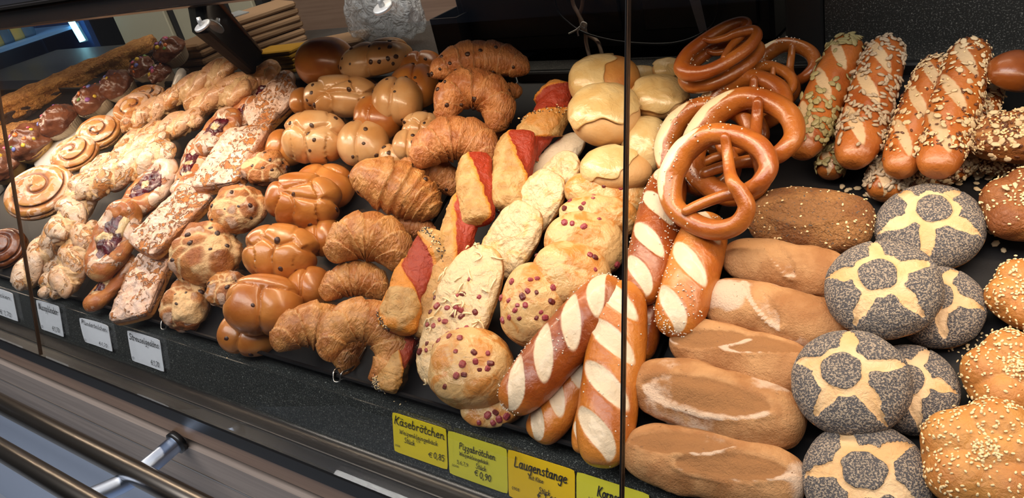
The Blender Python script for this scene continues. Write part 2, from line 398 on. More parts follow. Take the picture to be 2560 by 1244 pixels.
def filmmat(name, f):
    m, nt, b = new_mat(name); N = NT_(nt); out = nt.nodes['Material Output']; b.inputs['Base Color'].default_value = (.85, .85, .83, 1); b.inputs['Roughness'].default_value = .12; b.inputs['Coat Weight'].default_value = 1
    tc = N.n('ShaderNodeTexCoord'); h = N.noise(tc.outputs['Object'], 38, 3, 1.5); bp = N.n('ShaderNodeBump'); bp.inputs['Strength'].default_value = 1; bp.inputs['Distance'].default_value = .02; N.l(h, bp.inputs['Height']); N.l(bp.outputs[0], b.inputs['Normal'])
    t = N.n('ShaderNodeBsdfTransparent'); mx = N.n('ShaderNodeMixShader'); mx.inputs[0].default_value = f; N.l(t.outputs[0], mx.inputs[1]); N.l(b.outputs[0], mx.inputs[2]); N.l(mx.outputs[0], out.inputs[0])
    return m
mats()
M['granite'] = granite('granite', (.026, .029, .029), (.15, .16, .15), 700, .57)
M['granitewall'] = granite('granitewall', (.030, .030, .028), (.17, .165, .15), 560, .57, .4)
M['woodfront'] = wood('woodfront', (.24, .150, .100), (.18, .108, .070)); M['woodgrey'] = wood('woodgrey', (.30, .245, .215), (.22, .178, .155))
M['edge'] = plain('edge', (.07, .04, .025), .2); M['edgedark'] = plain('edgedark', (.012, .011, .011), .25); M['blackmatt'] = plain('blackmatt', (.003, .003, .003), .8, spec=.05); M['railblack'] = plain('railblack', (.006, .006, .007), .45, spec=.25); M['blackpanel'] = plain('blackpanel', (.017, .016, .016), .42); M['blackcable'] = plain('blackcable', (.012, .012, .012), .35); M['papergrey'] = plain('papergrey', (.28, .28, .30), .7); M['yellowcard2'] = plain('yellowcard2', (.70, .64, .045), .5)
M['filmdense'] = filmmat('filmdense', .45)
M['glass'] = glassmat('glass', (.985, .99, .985), .28); M['film'] = filmmat('film', .5)

# ------------------------------------------------------------------ toppings
def low_ell(k=6):
    D, Fc = uvs(4, k); return D, Fc
SHAPES = {}
def small_mesh(name, dims, mat, cube=False, seed=1):
    key = (name, dims, mat.name, seed)
    if key in SHAPES: return SHAPES[key]
    if cube:
        V, Fc = box(2, 2, 2, .5); V = V + fbm(V, .9, seed, 1)[:, None] * .18
    else:
        V, Fc = uvs(6, 9); V = V * (1 + .12 * noise(V, 1.7, seed))[:, None]
    me = bpy.data.meshes.new(name); me.from_pydata((V * np.array(dims)).tolist(), [], [tuple(int(i) for i in f) for f in Fc]); me.materials.append(mat)
    if not cube: me.polygons.foreach_set('use_smooth', [True] * len(me.polygons))
    me.update(); SHAPES[key] = me
    return me
def pick(V, N, mask, n, rs, gap):
    idx = np.where(mask)[0]; rs.shuffle(idx); out = []
    for i in idx:
        if all(np.linalg.norm(V[i] - V[j]) > gap for j in out):
            out.append(i)
            if len(out) >= n: break
    return out
def stick_on(root, V, N, mask, n, name, meshes, rs, gap=.008, sink=.25, size=.003):
    """countable toppings: each its own part, sharing a few meshes"""
    for q, i in enumerate(pick(V, N, mask, n, rs, gap)):
        o = bpy.data.objects.new(name, meshes[q % len(meshes)]); COL.objects.link(o); o.parent = root
        ez = unit(N[i] + rs.normal(0, .15, 3)); a = unit(np.cross(ez, rs.normal(0, 1, 3))); b = np.cross(ez, a)
        o.matrix_basis = mat4(a, b, ez, V[i] - N[i] * size * sink) @ Matrix.Scale(float(rs.uniform(.8, 1.4)), 4)
def scatter(root, V, N, wgt, n, name, dims, mat, rs, jit=.002, sink=.3, tilt=.25, stuff=True, along=None):
    """uncountable seeds: one part"""
    wgt = np.clip(wgt, 0, None); 
    if wgt.sum() <= 0: return
    idx = rs.choice(len(V), n, p=wgt / wgt.sum()); E, Ef = low_ell(6); vs = []; fs = []; k = len(E)
    for q, i in enumerate(idx):
        ez = unit(N[i] + rs.normal(0, tilt, 3)); a = rs.normal(0, 1, 3) if along is None else np.array(along) + rs.normal(0, .5, 3)
        a = unit(np.cross(np.cross(ez, a), ez)); b = np.cross(ez, a); s = rs.uniform(.75, 1.2)
        p = V[i] + (a * rs.normal() + b * rs.normal()) * jit + N[i] * dims[2] * (1 - 2 * sink)
        vs.append(p + (E * np.array(dims) * s) @ np.array([a, b, ez])); fs += [tuple(x + q * k for x in f) for f in Ef]
    o = obj(name, np.vstack(vs), fs, mat, root)
    if stuff: o['kind'] = 'stuff'
    return o
CHIP = lambda: [small_mesh('chocolate_chip', (.0036, .0032, .0022), M['chip'], seed=s) for s in (1, 2, 3)]
RAISIN = lambda: [small_mesh('raisin', (.0042, .0033, .0024), M['raisin'], seed=s) for s in (4, 5, 6)]
HAM = lambda: [small_mesh('ham_cube', (.0030, .0026, .0022), M['ham'], True, s) for s in (1, 2)] + [small_mesh('ham_cube', (.0034, .0024, .0024), M['hamdark'], True, 3)]

# ------------------------------------------------------------------ kinds of bread (x = long axis, z = up, real size)
def ellr(D, c, a):
    c = np.array(c, float); a = np.array(a, float); A = ((D / a) ** 2).sum(1); Bq = (D * c / a ** 2).sum(1); Cq = ((c / a) ** 2).sum() - 1
    disc = Bq ** 2 - A * Cq
    return np.where(disc > 0, (Bq + np.sqrt(np.maximum(disc, 0))) / A, 0)
def lobes(D, L_, k=22):
    R = np.stack([ellr(D, c, a) for c, a in L_], 1); S = np.sort(R, 1)
    r = np.log(np.exp(k * (R - S[:, -1:])).sum(1)) / k + S[:, -1] - math.log(1.0) / k
    return r, S[:, -1] - S[:, -2]
def fit(V, dims):
    lo, hi = V.min(0), V.max(0); return (V - (lo + hi) / 2) / ((hi - lo) / 2) * (np.array(dims) / 2)
def tone(D, a=.05, b=-.55): return sstep(a, b, D[:, 2])
PAT = {
 'braid': [((x, .40, .10), (.40, .62, .80)) for x in (-.56, 0, .56)] + [((x, -.38, .10), (.34, .62, .80)) for x in (-.70, -.25, .22, .68)],
 'tress': [((-.62, .0, .1), (.42, .62, .8)), ((-.2, .42, .14), (.45, .55, .8)), ((.15, -.42, .14), (.50, .55, .8)), ((.55, .3, .1), (.46, .6, .8)), ((-.3, -.42, .1), (.42, .5, .78)), ((.70, -.25, .05), (.36, .55, .75)), ((.1, .05, .22), (.42, .36, .74))],
 'fold': [((-.45, .12, .05), (.56, .86, .82)), ((.28, -.2, .12), (.66, .78, .84)), ((.42, .42, .02), (.52, .52, .74))],
 'knot': [((-.35, -.3, .15), (.60, .62, .80)), ((.45, -.2, .1), (.58, .70, .80)), ((.05, .55, .12), (.75, .42, .76)), ((-.72, .25, .05), (.40, .50, .70))],
 'plain': [((0, 0, 0), (1, 1, .95))],
 'two': [((-.42, .05, .05), (.58, .92, .85)), ((.36, -.02, .08), (.66, .95, .88))],
}
def k_bun(L, W, T, rs, op):
    D, Fc = uvs(64, 100); pat = PAT[op.get('pat', 'braid')]
    ls = [(np.array(c) + rs.normal(0, .035, 3), np.array(a) * rs.uniform(.94, 1.06, 3)) for c, a in pat]
    Dw = D + .05 * np.stack([noise(D, 2.5, int(rs.integers(99))), noise(D, 2.5, int(rs.integers(99))), 0 * D[:, 0]], 1)
    q = (np.abs(D) ** 2.25).sum(1) ** (-1 / 2.25)
    if len(ls) > 1:
        r, seam = lobes(Dw, ls, 30); fade = sstep(-.45, -.05, D[:, 2]); sm = np.exp(-seam / .016) * fade; pil = (1 - np.exp(-seam / .16)) * fade
        r = q * (.86 + .16 * pil - .04 * np.exp(-seam / .03) * fade + .035 * (r / r.max()))
    else: sm = 0 * q; r = q
    r = r * (1 + .03 * noise(D, 1.8, int(rs.integers(99))))
    V = D * r[:, None]; V[:, 2] = np.where(V[:, 2] < -.5, -.5 + (V[:, 2] + .5) * .45, V[:, 2]); V = fit(V, (L, W, T))
    root = obj(op.get('name', 'braided_bun'), V, Fc, M[op.get('mat', 'glossbun')], attrs={'m1': sm * op.get('seam', .8), 'tone': tone(D), 'm2': sm * 0})
    if op.get('chips'):
        N = vnormals(V, Fc); stick_on(root, V, N, D[:, 2] > -.15, op['chips'], op.get('cname', 'chocolate_chip'), RAISIN() if op.get('cname') == 'raisin' else CHIP(), rs, .012, .3)
    return root
def k_quark(L, W, T, rs, op):
    D, Fc = uvs(56, 88); ls = [((0, 0, -.1), (.78, .78, .75))]
    for q in range(7):
        a = q * 2 * math.pi / 7 + rs.normal(0, .3); d = rs.uniform(.36, .55); s = rs.uniform(.36, .52)
        ls.append(((d * math.cos(a), d * math.sin(a), rs.uniform(-.1, .3)), (s * 1.1, s * rs.uniform(.9, 1.25), s * 1.2)))
    ls.append(((rs.normal(0, .1), rs.normal(0, .1), .3), (.42, .36, .46)))
    r, seam = lobes(D + .12 * np.stack([noise(D, 2.2, 5 + i) for i in range(3)], 1), ls, 16); r = .45 * r / r.max() + .55 + .05 * fbm(D, 2.6, int(rs.integers(99)), 3) + .025 * fbm(D, 7, 3, 2) - .04 * np.exp(-seam / .05); V = fit(D * r[:, None], (L, W, T))
    sm = np.exp(-seam / .07) * sstep(-.4, .1, D[:, 2]); sm = np.clip(sm * .8 + sstep(.25, .6, noise(D, 1.8, int(rs.integers(99)))) * .8, 0, 1)
    dust = sstep(.05, .5, noise(D, 2.4, int(rs.integers(99)))) * (1 - sm) * .75
    root = obj('curd_raisin_bun', V, Fc, M['quark'], attrs={'m1': sm, 'm2': dust, 'tone': tone(D, -.3, -.9)})
    N = vnormals(V, Fc); stick_on(root, V, N, D[:, 2] > -.3, op.get('chips', 9), 'raisin', RAISIN(), rs, .012, .55)
    return root
def k_croissant(L, W, T, rs, op):
    sag = op.get('sag', .42) * L; R = (L * L / 4 + sag * sag) / (2 * sag); yc = sag - R; half = math.atan2(L / 2, -yc) if yc < 0 else math.pi - math.atan2(L / 2, yc)
    n, m = 84, 40; t = np.linspace(-half, half, n); C = np.stack([R * np.sin(t), yc + R * np.cos(t), np.zeros(n)], 1)
    s = np.linspace(0, 1, n)[:, None]; ph = np.linspace(0, 2 * math.pi, m, endpoint=False)[None]
    skew = op.get('skew', 0.0); u = np.abs((2 * s - 1) + skew * np.sin(math.pi * s)) ; u = np.clip(u + .045 * np.cos(ph + .6) + .02 * np.sin(3 * ph + 1), 0, 1.0)
    prof = (1 - np.clip(np.abs(2 * s - 1), 0, 1) ** 1.9) ** .62 * .80 + .20
    prof = prof * np.sqrt(np.clip(1 - np.abs(2 * s - 1) ** 14, 0.02, 1))
    seg = u * 3.4 + .5; f = seg - np.floor(seg); step = 1.10 - .17 * f ** 1.2
    P = np.stack([np.cos(ph) * np.ones_like(s), np.sin(ph) * np.ones_like(s), s * 6 + 0 * ph], -1)
    r = W / 2 * prof * step * (1 + .05 * fbm(P, 1.6, int(rs.integers(99)), 2) + .018 * fbm(P * np.array([1, 1, 1.6]), 5, int(rs.integers(99)), 2))
    k = T / W; V, Fc, sv, pv = sweep(C, r * k, m, ry=r)
    edge = np.exp(-f / .10) * .8; edge = np.append(edge.ravel(), [0, 0])
    root = obj(op.get('name', 'croissant'), V, Fc, M[op.get('mat', 'croissant')], attrs={'m1': edge, 'tone': np.append((.5 * sstep(.2, 1, -np.cos(ph)) * np.ones_like(s)).ravel(), [.3, .3]), 'm2': edge * 0})
    if op.get('chips'):
        N = vnormals(V, Fc); stick_on(root, V, N, np.cos(pv) > -.35, op['chips'], 'chocolate_chip', CHIP(), rs, .013, .3)
    return root
def capsule(L, W, T, n, m, p, rs, bend=0.0, lump=.03, taper=0.0):
    x = -np.cos(np.linspace(0, math.pi, n)) * .9995; prof = (1 - np.abs(x) ** p) ** (1 / p) * (1 - taper * x)
    C = np.stack([x * L / 2, bend * L * (1 - x * x), np.zeros(n)], 1); ph = np.linspace(0, 2 * math.pi, m, endpoint=False)
    P = np.stack([np.cos(ph)[None] + 0 * x[:, None], np.sin(ph)[None] + 0 * x[:, None], x[:, None] * L / W + 0 * ph[None]], -1)
    nz = 1 + lump * fbm(P, 1.1, int(rs.integers(999)), 2); r = prof[:, None] * nz
    return x, ph, C, r, P
def slash_mask(x, ph, L, W, cuts, beta, ln, wd, rs, soft=.18, oneside=False):
    X = x[:, None] * L / 2 + 0 * ph[None]; A = (ph + math.pi) % (2 * math.pi) - math.pi; Y = A[None] * W / 2 + 0 * X
    msk = 0 * X; cb, sb = math.cos(beta), math.sin(beta); edge = 0 * X
    for c, yo in cuts:
        p = (X - c * L / 2) * cb + (Y - yo * W) * sb; q = -(X - c * L / 2) * sb + (Y - yo * W) * cb
        d = np.sqrt((p / ln) ** 2 + (q / wd) ** 2); msk = np.maximum(msk, sstep(1 + soft, 1 - soft, d)); edge = np.maximum(edge, np.exp(-((d - 1) / .13) ** 2) * (sstep(-.25, .35, -q / wd) if oneside else 1))
    return msk, edge
def k_lye(L, W, T, rs, op):
    n, m = 110, 56; x, ph, C, r, P = capsule(L, W, T, n, m, op.get('pow', 3.2), rs, op.get('bend', 0), .025)
    nc = op.get('cuts', 4); cuts = [((-.72 + 1.44 * i / (nc - 1)), rs.uniform(-.06, .06)) for i in range(nc)]
    msk, edge = slash_mask(x, ph, L, W, cuts, op.get('beta', .80), W * .60, W * .18, rs)
    r = r * (1 - .06 * msk + .035 * edge + .02 * msk * fbm(P, 4, 3, 2))
    V, Fc, sv, pv = sweep(C, r * T / 2, m, ry=r * W / 2)
    root = obj('lye_stick', V, Fc, M[op.get('mat', 'lye')], attrs={'m1': np.append(msk.ravel(), [0, 0]), 'tone': np.append((.8 * sstep(.7, .99, np.abs(x))[:, None] + 0 * ph[None]).ravel(), [.8, .8]), 'm2': np.zeros(len(V))})
    if op.get('salt', 90):
        N = vnormals(V, Fc); wg = sstep(-.1, .6, np.cos(pv)) * (1 - np.append(msk.ravel(), [0, 0])) * sstep(-.1, .4, noise(V, 30, int(rs.integers(99))) + .15)
        scatter(root, V, N, wg, op.get('salt', 90), 'salt', (.0009, .0008, .0007), M['salt'], rs)
    return root
def k_seedstick(L, W, T, rs, op):
    n, m = 100, 48; x, ph, C, r, P = capsule(L, W, T, n, m, 3.4, rs, op.get('bend', 0), .04, op.get('taper', 0))
    cuts = [(-.55, .1), (.02, .06), (.55, .02)]; msk, edge = slash_mask(x, ph, L, W, cuts, .55, W * .65, W * .13, rs)
    r = r * (1 - .05 * msk + .05 * edge); V, Fc, sv, pv = sweep(C, r * T / 2, m, ry=r * W / 2); mk = np.append(msk.ravel(), [0, 0])
    root = obj('seeded_stick', V, Fc, M['seedstick'], attrs={'m1': mk, 'tone': np.append((.3 * sstep(.8, .99, np.abs(x))[:, None] + 0 * ph[None]).ravel(), [.3, .3]), 'm2': 0 * mk})
    N = vnormals(V, Fc); xx = V[:, 0] / (L / 2); bare = op.get('bare', 1)   # the bare tip at the lower end
    wg = sstep(-.35, .35, np.cos(pv)) * (1 - .75 * mk) * (sstep(.88, .62, xx * bare)) * sstep(.96, .9, np.abs(xx)) * (.35 + sstep(-.2, .5, noise(V, 26, int(rs.integers(99)))))
    kd = op.get('seed', 'pumpkin')
    if kd == 'pumpkin': scatter(root, V, N, wg, 130, 'pumpkin_seeds', (.0058, .0034, .0011), M['pumpkin'], rs, .003, .15, .16)
    if kd == 'sunflower': scatter(root, V, N, wg + .1 * (wg > 0), 300, 'sunflower_seeds', (.0044, .0021, .0013), M['sunflower'], rs, .003, .2, .18)
    if kd == 'oat':
        scatter(root, V, N, wg, 130, 'oat_flakes', (.0042, .0030, .0007), M['oat'], rs, .003, .1, .18)
        scatter(root, V, N, wg, 170, 'linseeds', (.0024, .0012, .0006), M['linseed'], rs, .003, .1, .18)
        scatter(root, V, N, wg, 220, 'sesame_seeds', (.0016, .0011, .0006), M['sesameseed'], rs, .003, .1, .3)
    return root
def k_rye(L, W, T, rs, op):
    n, m = 120, 64; x, ph, C, r, P = capsule(L, W, T, n, m, 2.9, rs, op.get('bend', 0), .05)
    cuts = op.get('cutlist', [(-.45, .02), (.25, .05)]); msk, edge = slash_mask(x, ph, L, W, cuts, op.get('beta', .32), L * op.get('clen', .26), W * op.get('cwid', .21), rs, .07, True)
    A = (ph + math.pi) % (2 * math.pi) - math.pi
    r = r * (1 - .11 * msk + .13 * edge * (.75 + .9 * noise(P, 1.6, 5)) + .012 * fbm(P, 6, 7, 2) + .03 * msk * fbm(P * np.array([1, 1, .5]), 5, 9, 3) + .03 * fbm(P, 1.5, int(rs.integers(99)), 2))
    V, Fc, sv, pv = sweep(C, r * T / 2, m, ry=r * W / 2); mk = np.append(msk.ravel(), [0, 0]); eg = np.append(edge.ravel(), [0, 0])
    fl = sstep(.1, .6, noise(V, 22, int(rs.integers(99))) + .35 * eg) * op.get('flour', .6)
    root = obj(op.get('name', 'rye_baguette_roll'), V, Fc, M[op.get('mat', 'rye')], attrs={'m1': mk * (0 if op.get('band') else 1), 'm2': np.clip(fl + .35 * eg * op.get('flour', .6) + op.get('band', 0) * mk * (.45 + .8 * noise(V, 28, 4)), 0, 1), 'tone': .5 * sstep(.2, -.6, np.cos(pv))})
    if op.get('seeds'):
        N = vnormals(V, Fc); scatter(root, V, N, sstep(-.2, .3, np.cos(pv)) * (1 - .6 * mk), op['seeds'], 'sesame_seeds', (.0016, .0011, .0006), M['sesameseed'], rs)
    return root
def k_poppy(L, W, T, rs, op):
    D, Fc = uvs(96, 144); q = (np.hypot(D[:, 0], D[:, 1]) ** 2.4 + np.abs(D[:, 2]) ** 2.4) ** (-1 / 2.4); V = D * q[:, None]
    V[:, 2] *= np.where(V[:, 2] < 0, .75, 1.0); rho = np.hypot(V[:, 0], V[:, 1]); ang = np.arctan2(V[:, 1], V[:, 0]); top = V[:, 2] > 0
    rt = np.arctan2(rho, np.maximum(V[:, 2], 1e-3)) / (math.pi / 2)           # 0 at the centre, 1 at the rim
    a0 = op.get('spin', 0.0); k5 = (ang - a0) / (2 * math.pi / 5); dr = np.abs(k5 - np.round(k5)) * 2 * math.pi / 5 * rt   # distance to the nearest ray
    wob = .03 * noise(D, 5, int(rs.integers(99)))
    off = op.get('off', (0, 0)); rc = np.hypot(V[:, 0] - off[0], V[:, 1] - off[1]); rtc = np.arctan2(rc, np.maximum(V[:, 2], 1e-3)) / (math.pi / 2)
    pent = np.cos(((ang - a0 + math.pi / 5) % (2 * math.pi / 5)) - math.pi / 5); centre = sstep(.235, .20, rtc * (.85 + .15 * pent) + wob)
    ring = sstep(.335, .365, rtc + wob + .05 * pent); wr = .088 * sstep(.90, .36, rt) + .003; petal = ring * sstep(wr - .012, wr + .012, dr + wob)
    m1 = np.maximum(centre, petal) * sstep(-.22, .02, V[:, 2] + .12 * noise(D, 3, 8)); groove = (1 - np.maximum(centre, petal)) * sstep(.95, .8, rt) * top
    V = V * (1 - .06 * groove + .012 * fbm(D, 3, int(rs.integers(99)), 2))[:, None]; V = fit(V, (L, W, T))
    return obj('poppy_seed_bun', V, Fc, M['poppybun'], attrs={'m1': m1, 'tone': sstep(.25, -.25, D[:, 2]), 'm2': 0 * m1})
def k_sesame(L, W, T, rs, op):
    D, Fc = uvs(60, 90); a0 = op.get('spin', .3); ls = [((0, 0, -.12), (.86, .86, .75)), ((.05, 0, .35), (.36, .36, .46))]
    for q in range(5):
        a = a0 + q * 2 * math.pi / 5; ls.append(((.46 * math.cos(a), .46 * math.sin(a), .05), (.48, .48, .72)))
    r, seam = lobes(D, ls, 20); sm = np.exp(-seam / .04) * sstep(-.3, .1, D[:, 2]); r = r - .03 * sm + .02 * noise(D, 2, int(rs.integers(99))); V = fit(D * r[:, None], (L, W, T))
    root = obj(op.get('name', 'sesame_knot_roll'), V, Fc, M[op.get('mat', 'sesame')], attrs={'m1': sm * .6, 'tone': tone(D), 'm2': 0 * sm}); N = vnormals(V, Fc)
    if op.get('oats'): scatter(root, V, N, sstep(-.1, .3, D[:, 2]), op['oats'], 'oat_flakes', (.0042, .0030, .0007), M['oat'], rs, .003, 0)
    scatter(root, V, N, sstep(-.35, .2, D[:, 2]) * (1 - .5 * sm) * (.4 + sstep(-.4, .5, noise(V, 25, 3))), op.get('seeds', 520), 'sesame_seeds', (.0017, .0011, .0006), M['sesameseed'], rs, .002, .15)
    return root
def k_wedge(L, W, T, rs, op):
    D, Fc = uvs(56, 80); q = (np.abs(D) ** 2.6).sum(1) ** (-1 / 2.6); V = D * q[:, None]; V[:, 1] *= .62 + .38 * (V[:, 0] * op.get('dir', 1) + 1) / 2
    r = 1 + .05 * fbm(D, 2, int(rs.integers(99)), 3); gr = np.exp(-((V[:, 1] - .15 * V[:, 0]) / .10) ** 2) * (D[:, 2] > 0); V = fit(V * (r - .08 * gr)[:, None], (L, W, T))
    root = obj('seeded_wedge_roll', V, Fc, M['brownroll'], attrs={'m1': gr * .7, 'tone': tone(D), 'm2': 0 * gr}); N = vnormals(V, Fc); wg = sstep(-.2, .3, D[:, 2]) * (1 - .8 * gr) * (.2 + sstep(-.3, .4, noise(V, 20, 3)))
    scatter(root, V, N, wg, op.get('oats', 50), 'oat_flakes', (.0040, .0028, .0007), M['oat'], rs, .003, 0)
    scatter(root, V, N, wg, 320, 'sesame_seeds', (.0017, .0012, .0007), M['sesameseed'], rs); scatter(root, V, N, wg, 160, 'linseeds', (.0023, .0012, .0006), M['linseed'], rs)
    return root
def k_twist(L, W, T, rs, op):
    n, m = 100, 26; x = -np.cos(np.linspace(.02, math.pi - .02, n)); tu = op.get('turns', .9) * 1.7; p0 = op.get('ph', rs.uniform(0, 3)); sd = int(rs.integers(999))
    prof = (1 - np.abs(x) ** 5) ** .2; ph = np.linspace(0, 2 * math.pi, m, endpoint=False); VV = []; FF = []; A1 = []; A2 = []; A3 = []; off = 0
    for k in (0, 1):
        th = tu * math.pi * x + p0 + k * math.pi; clo = (1 - .75 * np.abs(x) ** 6); C = np.stack([x * L / 2, .27 * W * np.sin(th) * clo, .22 * T * np.cos(th) * clo], 1)
        P = C[:, None] / W * 2.2 + np.stack([0 * ph, np.cos(ph), np.sin(ph)], -1)[None]; nz = 1 + .10 * fbm(P, 1.3, sd + k, 2) + .03 * fbm(P, 5, sd + k, 2) + .06 * np.sin(3 * th + sd)[:, None]
        V, Fc, sv, pv = sweep(C, prof[:, None] * .31 * T * 1.15 * nz, m, ry=prof[:, None] * .30 * W * nz); VV.append(V); FF += [tuple(q + off for q in f) for f in Fc]; off += len(V)
        A1.append(sstep(.25, .7, noise(V, 70, sd + k)) * .5); A2.append(.8 * sstep(.0, -.8, np.cos(pv))); A3.append(op.get('ice', 1) * sstep(-.5, .2, np.cos(pv)))
    V = np.vstack(VV); a1 = np.concatenate(A1)
    root = obj('nut_twist_pastry', V, FF, M['nut'], attrs={'m1': a1, 'm2': 0 * a1, 'tone': np.concatenate(A2), 'ice': np.concatenate(A3)})
    C = np.stack([x * L * .46, 0 * x, 0 * x], 1); P = C[:, None] / W * 3 + np.stack([0 * ph, np.cos(ph), np.sin(ph)], -1)[None]; nz = 1 + .22 * fbm(P, 3, sd + 5, 3)
    V, Fc, sv, pv = sweep(C, prof[:, None] * .40 * T * nz, m, ry=prof[:, None] * .46 * W * nz); z = np.ones(len(V))
    o = obj('nut_filling', V, Fc, M['nut'], root, attrs={'m1': z, 'm2': 0 * z, 'tone': 0 * z, 'ice': 0 * z}); o['label'] = 'crumbly pale nut filling'
    return root
def k_pizza(L, W, T, rs, op):
    n, m = 130, 56; x = -np.cos(np.linspace(.02, math.pi - .02, n)); ph = np.linspace(0, 2 * math.pi, m, endpoint=False); tu = op.get('turns', 1.5); p0 = op.get('ph', 0.0)
    prof = (1 - np.abs(x) ** 5) ** .2; C = np.stack([x * L / 2, op.get('bend', 0) * L * (1 - x * x), 0 * x], 1)
    a = ph[None] - tu * math.pi * x[:, None] - p0; lob = np.cos(a); P = np.stack([np.cos(ph)[None] + 0 * x[:, None], np.sin(ph)[None] + 0 * x[:, None], x[:, None] * L / W + 0 * ph[None]], -1); sd = int(rs.integers(999))
    red = sstep(-.02, .12, -lob - op.get('rt', 0.0) + .10 * noise(P, 2.5, sd)); rim = np.exp(-((lob + .06 + op.get('rt', 0.0)) / .16) ** 2)
    r = prof[:, None] * (.90 + .12 * sstep(-.5, .1, lob) - .18 * red + .07 * rim) * (1 + .09 * fbm(P, 1.2, sd + 1, 2) + .045 * fbm(P, 4, sd + 2, 3))
    V, Fc, sv, pv = sweep(C, r * T / 2, m, ry=r * W / 2); z2 = [0, 0]
    root = obj('pizza_twist', V, Fc, M['pizza'], attrs={'m1': np.append(np.clip(rim * .9 + sstep(.4, -.2, noise(P, .8, sd + 3)) * op.get('orange', .3), 0, 1).ravel(), z2), 'm2': np.append(red.ravel(), z2), 'tone': np.append((sstep(-.2, -.9, np.cos(ph))[None] + 0 * x[:, None]).ravel() * .7, z2)})
    N = vnormals(V, Fc); lb = np.append(lob.ravel(), z2); wg = np.exp(-((lb - .2) / .16) ** 2) * (1 - np.append(red.ravel(), z2)) * (np.append(np.sin(a).ravel(), z2) > 0)
    if op.get('seeds', 200): scatter(root, V, N, wg, op.get('seeds', 200), 'poppy_seeds', (.0011, .0009, .0007), M['poppyseed'], rs, .002); scatter(root, V, N, wg, op.get('seeds', 200) // 2, 'sesame_seeds', (.0016, .0010, .0006), M['sesameseed'], rs, .002)
    return root
def k_danish(L, W, T, rs, op):
    n, m = 96, 30; rr = T * .5; wq = W * op.get('ring', .235); t = np.linspace(0, 2 * math.pi, n, endpoint=False)
    C = np.stack([(L / 2 - wq) * np.cos(t), (W / 2 - wq) * np.sin(t), .1 * T * np.sin(2 * t + 1)], 1); ph = np.linspace(0, 2 * math.pi, m, endpoint=False); sd = int(rs.integers(999))
    P = np.concatenate([np.repeat(C[:, None] / W * 3, m, 1)], -1) + np.stack([np.cos(ph), np.sin(ph), 0 * ph], -1)[None]
    nz = 1 + .10 * fbm(P, 1.0, sd, 2) + .05 * np.sin(7 * t + sd)[:, None] + .10 * np.cos(2 * t)[:, None]; V, Fc, sv, pv = sweep(C, rr * nz, m, closed=True, ry=wq * nz)
    up = np.cos(pv); root = obj('fruit_pastry_ring', V, Fc, M['danish'], attrs={'m1': sstep(.3, .8, noise(V, 40, sd)) * .6, 'm2': 0 * pv, 'tone': .7 * sstep(0, -.8, up), 'ice': sstep(-.2, .4, up) * op.get('ice', 1)})
    D, F2 = uvs(28, 40); q = (np.abs(D) ** 3).sum(1) ** (-1 / 3); V2 = D * q[:, None] * np.array([L / 2 - wq * .9, W / 2 - wq * .9, T * .46]); V2[:, 2] += T * .06; V2 = V2 + D * (.0045 * fbm(V2, 110, sd, 3))[:, None]
    o = obj('berry_filling', V2, F2, M['berry'], root, attrs={'m1': sstep(.0, .35, noise(V2, 60, sd + 2)), 'm2': 0 * V2[:, 0], 'tone': 0 * V2[:, 0]}); o['label'] = 'purple berry and crumble filling'
    return root
def k_slab(L, W, T, rs, op):
    D, Fc = uvs(72, 128); q = (np.abs(D) ** 9).sum(1) ** (-1 / 9); V = D * q[:, None]; sd = int(rs.integers(999)); top = sstep(.55, .95, V[:, 2])
    V = V * (np.array([L, W, T]) / 2); V[:, 2] += top * (.0028 * fbm(V, 70, sd, 3) + .0016 * fbm(V, 200, sd + 3, 2)); V[:, 0] += .03 * L * np.sin(V[:, 1] / W * 3 + sd) ; V[:, 1] += .04 * W * np.sin(V[:, 0] / L * 4 + sd)
    V[:, 2] += op.get('arch', .03) * L * (1 - (V[:, 0] / (L / 2)) ** 2)
    side = np.abs(V[:, 1] + V[:, 0] * 0) / W
    return obj('glazed_streusel_slab', V, Fc, M['slab'], attrs={'m1': 0 * side, 'm2': 0 * side, 'tone': .8 * (1 - top) * sstep(.2, -.8, D[:, 2]), 'ice': np.clip(top + sstep(-.1, .3, D[:, 2]) * .7, 0, 1) * sstep(.60, .40, np.abs(V[:, 1] / W) - .06 * noise(V, 40, sd + 5))})
def k_snail(L, W, T, rs, op):
    D, Fc = uvs(90, 120); q = (np.hypot(D[:, 0], D[:, 1]) ** 3.0 + np.abs(D[:, 2]) ** 3) ** (-1 / 3.); V = D * q[:, None]; rho = np.hypot(V[:, 0], V[:, 1]); rt = np.arctan2(rho, np.maximum(V[:, 2], 1e-4)) / (math.pi / 2); ang = np.arctan2(V[:, 1], V[:, 0])
    rt = np.where(V[:, 2] > 0, rt, 1.0); tn = op.get('turns', 3.1); u = rt * tn - ang / (2 * math.pi) + op.get('spin', 0) + .06 * noise(D, 2, int(rs.integers(99))); f = np.abs(u - np.floor(u) - .5) * 2       # 1 in the groove
    g = sstep(.62, .97, f) * sstep(1.02, .93, rt) * (V[:, 2] > 0); V[:, 2] += (V[:, 2] > 0) * (.30 * (1 - rt) - .16) ; r = 1 - .17 * g + .03 * (1 - f) + .015 * fbm(D, 3, 2, 2)
    V = fit(V * r[:, None], (L, W, T)); root = obj('cinnamon_snail', V, Fc, M[op.get('mat', 'snail')], attrs={'m1': g * .95, 'm2': 0 * g, 'tone': sstep(.15, -.3, D[:, 2]) * .9, 'ice': (1 - g) * sstep(-.1, .3, D[:, 2])})
    if op.get('chips', 6): N = vnormals(V, Fc); stick_on(root, V, N, (g > .5), op.get('chips', 6), 'raisin', RAISIN(), rs, .013, .2)
    return root
